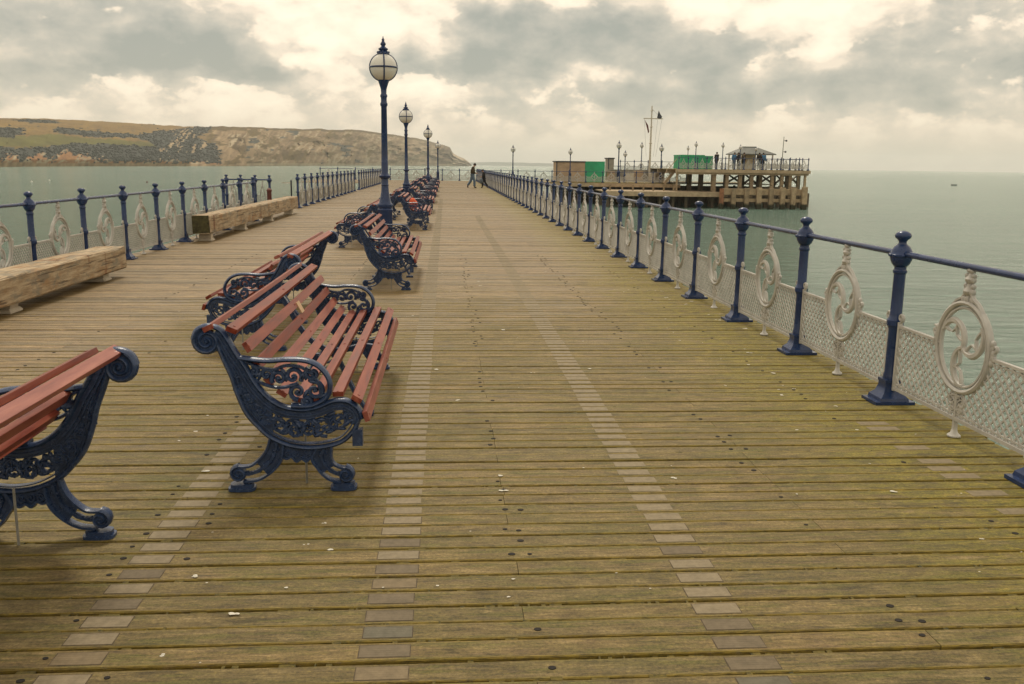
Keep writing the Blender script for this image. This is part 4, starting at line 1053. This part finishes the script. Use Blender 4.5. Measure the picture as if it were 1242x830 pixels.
# ------------------------------------------------------------------ pier head
def X(px, Y): return at(px, 210, Y).x
def Z(py, px, Y): return at(px, py, Y).z
HY = 94.6                                   # south edge of the main level
UY = 89.0; UZ = 1.5                         # upper deck front and level
def head():
    # main level to the right of the boardwalk
    r = empty('pier_head'); tag(r, kind='structure')
    m = MB()
    for k in range(100):
        y = HY-.1+k*.15; m.box(-12.8 if k < 3 else 3.3, 35 if k > 3 else X(822, HY), y, y+.142, -.05, 0)
    m.build('planking', 'deck', r)
    m = MB(); m.box(3.45, X(825, HY), HY-.32, HY-.12, -.42, -.06); m.box(3.5, X(825, HY), HY-.25, HY+12, -.34, -.10); m.build('edge_beam', 'headboard', r)
    m = MB()
    x = 4.2
    while x < X(830, HY):
        m.box(x-.10, x+.10, HY+.1, HY+.3, WATER-2, -.34); x += 1.35
    for k, yy in enumerate((HY+4, HY+8, HY+12)):
        x = 4.2
        while x < 40: m.lathe([(.15, WATER-2), (.15, -.34)], 8, (x, yy, 0)); x += 2.7
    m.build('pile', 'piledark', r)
    # upper deck
    a, b = X(820, UY), X(980.5, UY)
    m = MB(); n = int((b-a)/.15)
    for k in range(n): m.box(a+k*.15, a+k*.15+.142, UY-.15, UY+16, UZ-.05, UZ)
    m.build('upper_planking', 'deck', r)
    m = MB(); m.box(a-.1, b+.1, UY-.33, UY-.16, UZ-.32, UZ-.02); m.box(a, b, UY-.10, UY+.12, UZ-.50, UZ-.051); m.box(b-.12, b+.1, UY-.15, UY+16, UZ-.32, UZ-.052)
    for yy in (4, 8, 12): m.box(a, b, UY+yy-.12, UY+yy+.12, UZ-.42, UZ-.051)
    m.build('edge_beam', 'headboard', r)
    cols = [(822, .16, 0), (836, .30, 6), (850, .28, 6), (867, .42, 0), (883, .32, 0), (899, .34, 0), (913, .34, 0), (924, .30, 2), (938, .32, 0), (950, .32, 0), (960, .30, 0), (969, .22, 3), (978, .22, 0)]
    for px, w, dy in cols:
        x = X(px, UY+dy); m = MB(); m.box(x-w/2, x+w/2, UY+dy+.13, UY+dy+.13+w, -1.2, UZ-.06); m.build('column', 'pile', r, bevel=.02)
    m = MB()
    for yy in (5, 9, 13):
        for px in (838, 852, 880, 902, 920, 940, 955, 970): 
            x = X(px, UY+yy); m.box(x-.13, x+.13, UY+yy, UY+yy+.26, WATER-2, UZ-.06)
        for p0, p1 in ((880, 902), (902, 920), (920, 940), (940, 955), (955, 970)):
            A, B_ = X(p0, UY+yy), X(p1, UY+yy); m.bar((A, UY+yy-.05, .0), (B_, UY+yy-.05, UZ-.3), .16, .1); m.bar((A, UY+yy+.31, UZ-.3), (B_, UY+yy+.31, .0), .16, .1)
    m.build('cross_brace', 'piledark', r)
    # lower landing stage
    LZ = Z(233.5, 850, 87)
    m = MB(); m.box(X(733, 89), X(880, 87), 87.2, 94.3, LZ-.10, LZ); m.box(X(733, 87), X(880, 87), 87.0, 87.19, LZ-.42, LZ+.03)
    m.build('landing_stage', 'headboard', r)
    m = MB()
    for px in range(738, 880, 16): x = X(px, 88); m.box(x-.13, x+.13, 88, 88.26, WATER-2, LZ-.11)
    for px in range(730, 990, 12): x = X(px, 92); m.box(x-.14, x+.14, 92, 92.28, WATER-2, LZ-.11)
    m.box(X(690, 93), X(968, 101), 101, 101.3, WATER-1, -.35)  # one solid dark sheet behind the stage piles, below the head planking
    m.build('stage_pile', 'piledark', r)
    m = MB()
    for px in (742, 757, 770, 783, 795, 808, 820): x = X(px, 90); m.box(x-.07, x+.07, 90.6, 90.75, LZ, -.1)
    m.box(X(736, 90), X(824, 90), 90.55, 90.8, -.16, -.06); m.box(X(736, 90), X(824, 90), 90.58, 90.7, LZ+.35, LZ+.45)
    m.build('stage_railing', 'pile', r)
    # fender piles and walings
    FY = 86.3
    for px, w, top in ((892, .42, 229), (908, .44, 228.5), (923, .46, 228), (938, .44, 228.5), (952, .44, 228), (965, .44, 228), (978.5, .50, 227)):
        x = X(px, FY); m = MB(); m.box(x-w/2, x+w/2, FY, FY+.4, WATER-2, Z(top, px, FY)); m.build('fender_pile', 'pile', r, bevel=.03)
    x = X(877.5, FY); m = MB(); m.lathe([(.24, WATER-2), (.22, Z(229, 877, FY))], 12, (x, FY+.2, 0)); m.build('fender_pile', 'rustpile', r, True)
    m = MB(); a, b = X(880, FY), X(981, FY)
    m.box(a, b, FY+.41, FY+.62, Z(237, 930, FY), Z(229.5, 930, FY)); m.box(a, b, FY+.42, FY+.64, Z(245.5, 930, FY), Z(241.5, 930, FY))
    m.build('waling', 'pile', r)
    m = MB()
    for px in (900, 930, 958, 972): x = X(px, 90); m.box(x-.2, x+.2, 89.6, 90, WATER-2, LZ)
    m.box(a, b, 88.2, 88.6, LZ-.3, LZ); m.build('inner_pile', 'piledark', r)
    # staircase between the levels
    m = MB(); n = 9; x0, x1 = X(806, 93), X(820, 93)
    for k in range(n): x = x0+(x1-x0)*k/n; z = UZ*(k+1)/n; m.box(x, x+.22, 93, 94.3, z-.05, z)
    m.bar((x0, 92.95, .0), (x1, 92.95, UZ), .12, .28); m.bar((x0, 92.95, 1.0), (x1, 92.95, UZ+1.0), .06, .06)
    m.build('staircase', 'headboard', r)
head()
# upper deck railing
ax, bx = X(823, UY), X(980, UY); ns = 14
railing('railing along the front edge of the raised pier head deck', (ax, UY+.05, UZ), (1, 0), ns, sp=(bx-ax)/ns)
railing('railing on the seaward end of the raised pier head deck', (bx, UY+1.6, UZ), (0, 1), 6)
railing('blue railing raised behind the stores left of the stairs', (X(752, 101), 101, UZ-.35), (1, 0), 4, sp=1.55)

def hut(label, x0, x1, ytop, Y, z0, depth, mat, name='hut', cat='hut', roofmat='darkmetal', over=.10, door=True):
    a, b = X(x0, Y), X(x1, Y); zt = Z(ytop, (x0+x1)/2, Y); c = (a+b)/2
    r = empty(name, (c, Y, z0)); tag(r, label, cat); w = (b-a)/2; h = zt-z0
    m = MB(); m.box(-w, w, 0, depth, 0, h-.12)
    n = max(2, int(w*2/.6))
    for k in range(n+1): x = -w+2*w*k/n; m.box(x-.02, x+.02, -.02, 0.001, 0, h-.13)
    m.build('wall', mat, r)
    m = MB(); m.box(-w-over, w+over, -over, depth+over, h-.119, h); m.build('roof', roofmat, r)
    if door:
        m = MB(); m.box(-w-.05, -w+.06, -.06, -.021, 0, h-.13); m.build('corner_post', 'darkmetal', r)
    return r
hut('sandy boarded hut with dark roof edge beside the green screen', 675, 709, 195.5, 97, 0, 3, 'tan')
hut('green sheeted screen adjoining the sandy hut', 709.6, 733, 196, 97.02, 0, 2.4, 'green', 'screen', 'site screen', 'green', .03, False)
hut('larger green sheeted cabin on the raised pier head deck', 825, 853.5, 188, 95, UZ, 3, 'green', 'cabin', 'cabin', 'green', .03, False)
hut('smaller green sheeted cabin beside the larger green one', 854.2, 863.5, 189.3, 95.6, UZ, 2.4, 'green', 'cabin', 'cabin', 'green', .03, False)
hut('narrow grey cabin left of the flag mast', 737.5, 744, 191.5, 103, UZ-.4, 2, 'greybox', 'cabin', 'cabin')
# clutter of stores
def store(label, x0, x1, y0, y1, Y, mat, depth=1.0, cat='crate', nm='crate'):
    a, b = X(x0, Y), X(x1, Y); zb, zt = Z(y1, (x0+x1)/2, Y), Z(y0, (x0+x1)/2, Y); zb = max(zb, 0)
    m = MB(); c = (a+b)/2; w = (b-a)/2
    m.box(-w, w, 0, depth, 0, zt-zb)
    for s in (-1, 1): m.box(s*w-.03*(s > 0)-.0, s*w+.03*(s < 0), -.03, -.001, 0, zt-zb)
    m.box(-w, w, -.032, -.002, zt-zb-.10, zt-zb-.02)
    o = m.build(nm, mat, None, bevel=.01, loc=(c, Y, zb)); tag(o, label, cat, 'stores stacked on the pier head')
store('long grey hoarding behind the stacked stores left of the stairs', 738, 806, 206, 220, 100.5, 'greybox', .3, 'hoarding', 'hoarding')
store('white topped crate in front of the grey hoarding', 759, 769, 209, 219, 98, 'offwhite')
store('off-white crate at the foot of the flag mast', 789, 795, 210, 219, 98, 'offwhite')
store('brown crate stacked between the two white crates', 771, 780, 207.5, 219, 98.6, 'tan')
store('tan crate just right of the green screen', 736, 746, 208, 219, 98.4, 'tan')
store('weathered crate at the foot of the stairs', 797, 805, 209.5, 219, 98.2, 'pile')
# shelter on the upper deck
def shelter():
    Y = 97; a, b = X(885.5, Y), X(932.5, Y); c = (a+b)/2
    r = empty('shelter', (c, Y, UZ)); tag(r, 'open sided shelter with shallow grey hipped roof on the raised deck', 'shelter')
    w = (b-a)/2; ze = Z(187, 909, Y)-UZ; zr = Z(178, 909, Y)-UZ; d = 1.9
    m = MB(); vs = [(-w, -d, ze), (w, -d, ze), (w, d, ze), (-w, d, ze), (-w*.45, -d*.3, zr-.12), (w*.28, -d*.3, zr-.12), (w*.28, d*.3, zr-.12), (-w*.45, d*.3, zr-.12), (-w, -d, ze-.09), (w, -d, ze-.09), (w, d, ze-.09), (-w, d, ze-.09)]
    m.add(vs, [(0, 1, 5, 4), (1, 2, 6, 5), (2, 3, 7, 6), (3, 0, 4, 7), (4, 5, 6, 7), (0, 8, 9, 1), (1, 9, 10, 2), (2, 10, 11, 3), (3, 11, 8, 0), (11, 10, 9, 8)]); m.box(-w*.42, w*.22, -.3, .3, zr-.119, zr); m.build('roof', 'roof', r)
    m = MB(); m.box(X(901, Y)-c, X(913, Y)-c, -.5, .9, 0, ze-.09); m.build('kiosk_wall', 'cream', r)
    for px in (889, 896, 919, 929):
        for yy in (-1.7, 1.7): m = MB(); x = X(px, Y)-c; m.box(x-.06, x+.06, yy-.06, yy+.06, 0, ze-.091); m.build('shelter_post', 'offwhite', r)
    m = MB(); m.box(-w*.85, w*.85, 1.2, 1.6, .4, .46); m.build('seat', 'pile', r)
shelter()
# lamp posts of the pier head: base level and distance, height set by what the photograph shows
def headlamp(label, px, ytop, Y, zb): 
    p = at(px, ytop, Y); s = (p.z-zb)/3.985; q = lamp(label, (at(px, 205, Y).x, Y, zb), s, 'lamp posts on the pier head')
headlamp('lamp post standing alone between the walkers and the sandy hut', 622, 175.5, 96, 0)
headlamp('lamp post standing in front of the sandy hut', 691.5, 179, 96, 0)
headlamp('tall lamp post rising beside the narrow grey cabin', 750, 170, 99.5, 0)
headlamp('shorter lamp post left of the flag mast, by the narrow grey cabin', 757.8, 182, 97, 0)
headlamp('lamp post just left of the flag mast', 777.5, 172, 102.5, UZ-.4)
headlamp('lamp post just right of the flag mast', 801.5, 174, 97.8, 0)
headlamp('small far lamp post seen over the left edge of the larger green cabin', 833.5, 176.5, 103, UZ)
headlamp('lamp post standing in front of the larger green cabin', 843, 171, 92, UZ)
headlamp('lamp post between the green cabins and the shelter', 875.5, 172.5, 92, UZ)
headlamp('lamp post in front of the left half of the shelter', 896.7, 175, 92.5, UZ)
headlamp('lamp post in front of the right half of the shelter', 915.5, 177.5, 92.8, UZ)
# flag mast
def mast():
    Y = 99; p = at(787.5, 212, Y); top = at(789.5, 128.5, Y).z; yz = at(789, 144, Y).z
    r = empty('flag_mast', (p.x, Y, 0)); tag(r, 'white flag mast with yardarm and two flags on the pier head', 'flag mast')
    m = MB(); m.lathe([(.12, 0), (.10, top*.5), (.06, top)], 8, (0, 0, 0))
    for z in (at(788, 154, Y).z, at(788, 174, Y).z, top-.5): m.lathe([(.12, z-.05), (.2, z), (.12, z+.05)], 8)
    m.build('pole', 'offwhite', r, True)
    m = MB(); m.bar((X(778, Y)-p.x, 0, yz), (X(801, Y)-p.x, 0, yz), .10); m.build('yardarm', 'offwhite', r)
    m = MB()
    for px in (779, 800, 795): m.bar((X(px, Y)-p.x, .02, yz), ((X(px, Y)-p.x)*.55, .02, at(788, 190, Y).z), .018)
    m.bar((0, 0, top-.3), (X(800, Y)-p.x, 0, yz), .02); m.build('stay', 'steel', r)
    def flag(pts, mat):
        m = MB(); a = [(X(x, Y)-p.x, at(x, y, Y).z) for x, y in pts]; n = len(a)
        v = [(x, -.10+.07*math.sin(i*1.7), z) for i, (x, z) in enumerate(a)]; v2 = [(x, y+.02, z) for x, y, z in v]
        m.add(v+v2, [tuple(range(n)), tuple(range(2*n-1, n-1, -1))]+[(i, (i+1) % n, n+(i+1) % n, n+i) for i in range(n)]); m.build('flag', mat, r)
    flag([(795.5, 134), (797.5, 138), (800, 142), (798.5, 144), (796, 144), (794, 143)], 'darkmetal')
    flag([(779, 145), (781, 148), (783.5, 152), (785, 160), (784, 162), (782.5, 156), (780.5, 150)], 'red')
mast()
def cctv():
    Y = 94; p = at(947.7, 206, Y); top = at(951, 166, Y)
    r = empty('camera_mast', (p.x, Y, UZ)); tag(r, 'leaning thin mast with two small cameras near the deck end', 'mast')
    d = Vector((top.x-p.x, 0, top.z-UZ)); m = MB(); m.tube([(0, 0, 0), d*.5, d], [.06, .05, .035], 8, (0, 1, 0)); m.build('pole', 'steel', r, True)
    for f in (.55, .88): q = d*f; m = MB(); m.bar(q, q+Vector((.25, 0, .02)), .05); m.blob(q+Vector((.28, 0, 0)), .12, .10, .10); m.build('camera', 'darkmetal', r, True)
cctv()
stand = {'pel': (0, 0, .92), 'chest': (.02, 0, 1.28), 'neck': (.03, 0, 1.50), 'head': (.05, 0, 1.62), 'shl': (.0, .19, 1.42), 'ell': (.0, .25, 1.15), 'wrl': (.16, .2, 1.0), 'handl': (.23, .17, 1.0), 'shr': (.0, -.19, 1.42), 'elr': (.0, -.25, 1.15), 'wrr': (.05, -.25, .90), 'handr': (.07, -.25, .82),
         'hipl': (0, .09, .90), 'knl': (.03, .10, .50), 'anl': (0, .10, .085), 'toel': (.14, .11, .04), 'hipr': (0, -.09, .90), 'knr': (.02, -.10, .50), 'anr': (-.03, -.10, .085), 'toer': (.11, -.11, .04)}
for (px, top_, rz, lab, j_, l_) in ((868, 'n', .4, 'person in black standing right of the green cabins', 'blackcloth', 'blackcloth'),
                                  (889.5, 'n', -1.2, 'person in pale blue jacket standing left of the shelter', 'bluecloth', 'jeans'),
                                  (895, 'n', 2.2, 'person in black under the left eave of the shelter', 'blackcloth', 'blackcloth'),
                                  (901, 'n', .4, 'person in dark olive against the cream kiosk wall', 'olive', 'blackcloth'),
                                  (920, 'n', -2.0, 'person in black under the right eave of the shelter', 'blackcloth', 'jeans'),
                                  (924.5, 'n', 1.0, 'person in dark blue jacket right of the shelter', 'bluecloth', 'blackcloth')):
    person(lab, (X(px, 93.6), 93.6, UZ), rz, stand, j_, l_, 'people on the raised pier head deck', hands=False)

# ------------------------------------------------------------------ things afloat
for lab, px, py, mt in (('white mooring buoy nearest the left edge', 38.5, 221, 'buoywhite'), ('white mooring buoy right of the other white one', 60, 219.5, 'buoywhite'), ('dark red mooring buoy above the left railing', 178.5, 221.5, 'red')):
    p = onz(px, py, WATER); s = .0012*p.y*.9
    r = empty('mooring_buoy', (p.x, p.y, WATER)); tag(r, lab, 'buoy', 'mooring buoys in the bay')
    m = MB(); m.blob((0, 0, s*.3), s, s, s*.9, 12, 8); m.build('float', mt, r, True, angle=180)
    m = MB(); m.lathe([(s*.18, s*1.1), (s*.15, s*1.5), (s*.3, s*1.55), (s*.3, s*1.75), (s*.1, s*1.8)], 8); m.build('mooring_eye', 'steel', r)
p = onz(1157, 225, WATER); s = p.y/1105*1.25
r = empty('rowing_boat', (p.x, p.y, WATER)); tag(r, 'tiny dark rowing boat moored far out on the right', 'boat')
m = MB(); vs = []
for k, (x, w, z) in enumerate(((-3, .6, 1.0), (-2, 1.0, .8), (0, 1.2, .7), (2, .9, .85), (3.2, .06, 1.15))):
    vs += [(x*s, -w*s, z*s), (x*s*.92, -w*.5*s, -.2*s), (x*s*.92, w*.5*s, -.2*s), (x*s, w*s, z*s)]
m.add(vs, [(i*4+j, i*4+4+j, i*4+5+j, i*4+1+j) for i in range(4) for j in range(3)]+[(0, 1, 2, 3), (19, 18, 17, 16)]); m.build('hull', 'darkmetal', r)
m = MB()
for x in (-1.2, .8): m.box(x*s-.3*s, x*s+.3*s, -s, s, .5*s, .6*s)
m.build('thwart', 'red', r)

S.cycles.max_bounces = 8; S.cycles.volume_bounces = 1; S.cycles.use_denoising = True; S.cycles.denoiser = 'OPENIMAGEDENOISE'; S.cycles.denoising_input_passes = 'RGB_ALBEDO_NORMAL'; S.cycles.denoising_prefilter = 'ACCURATE'
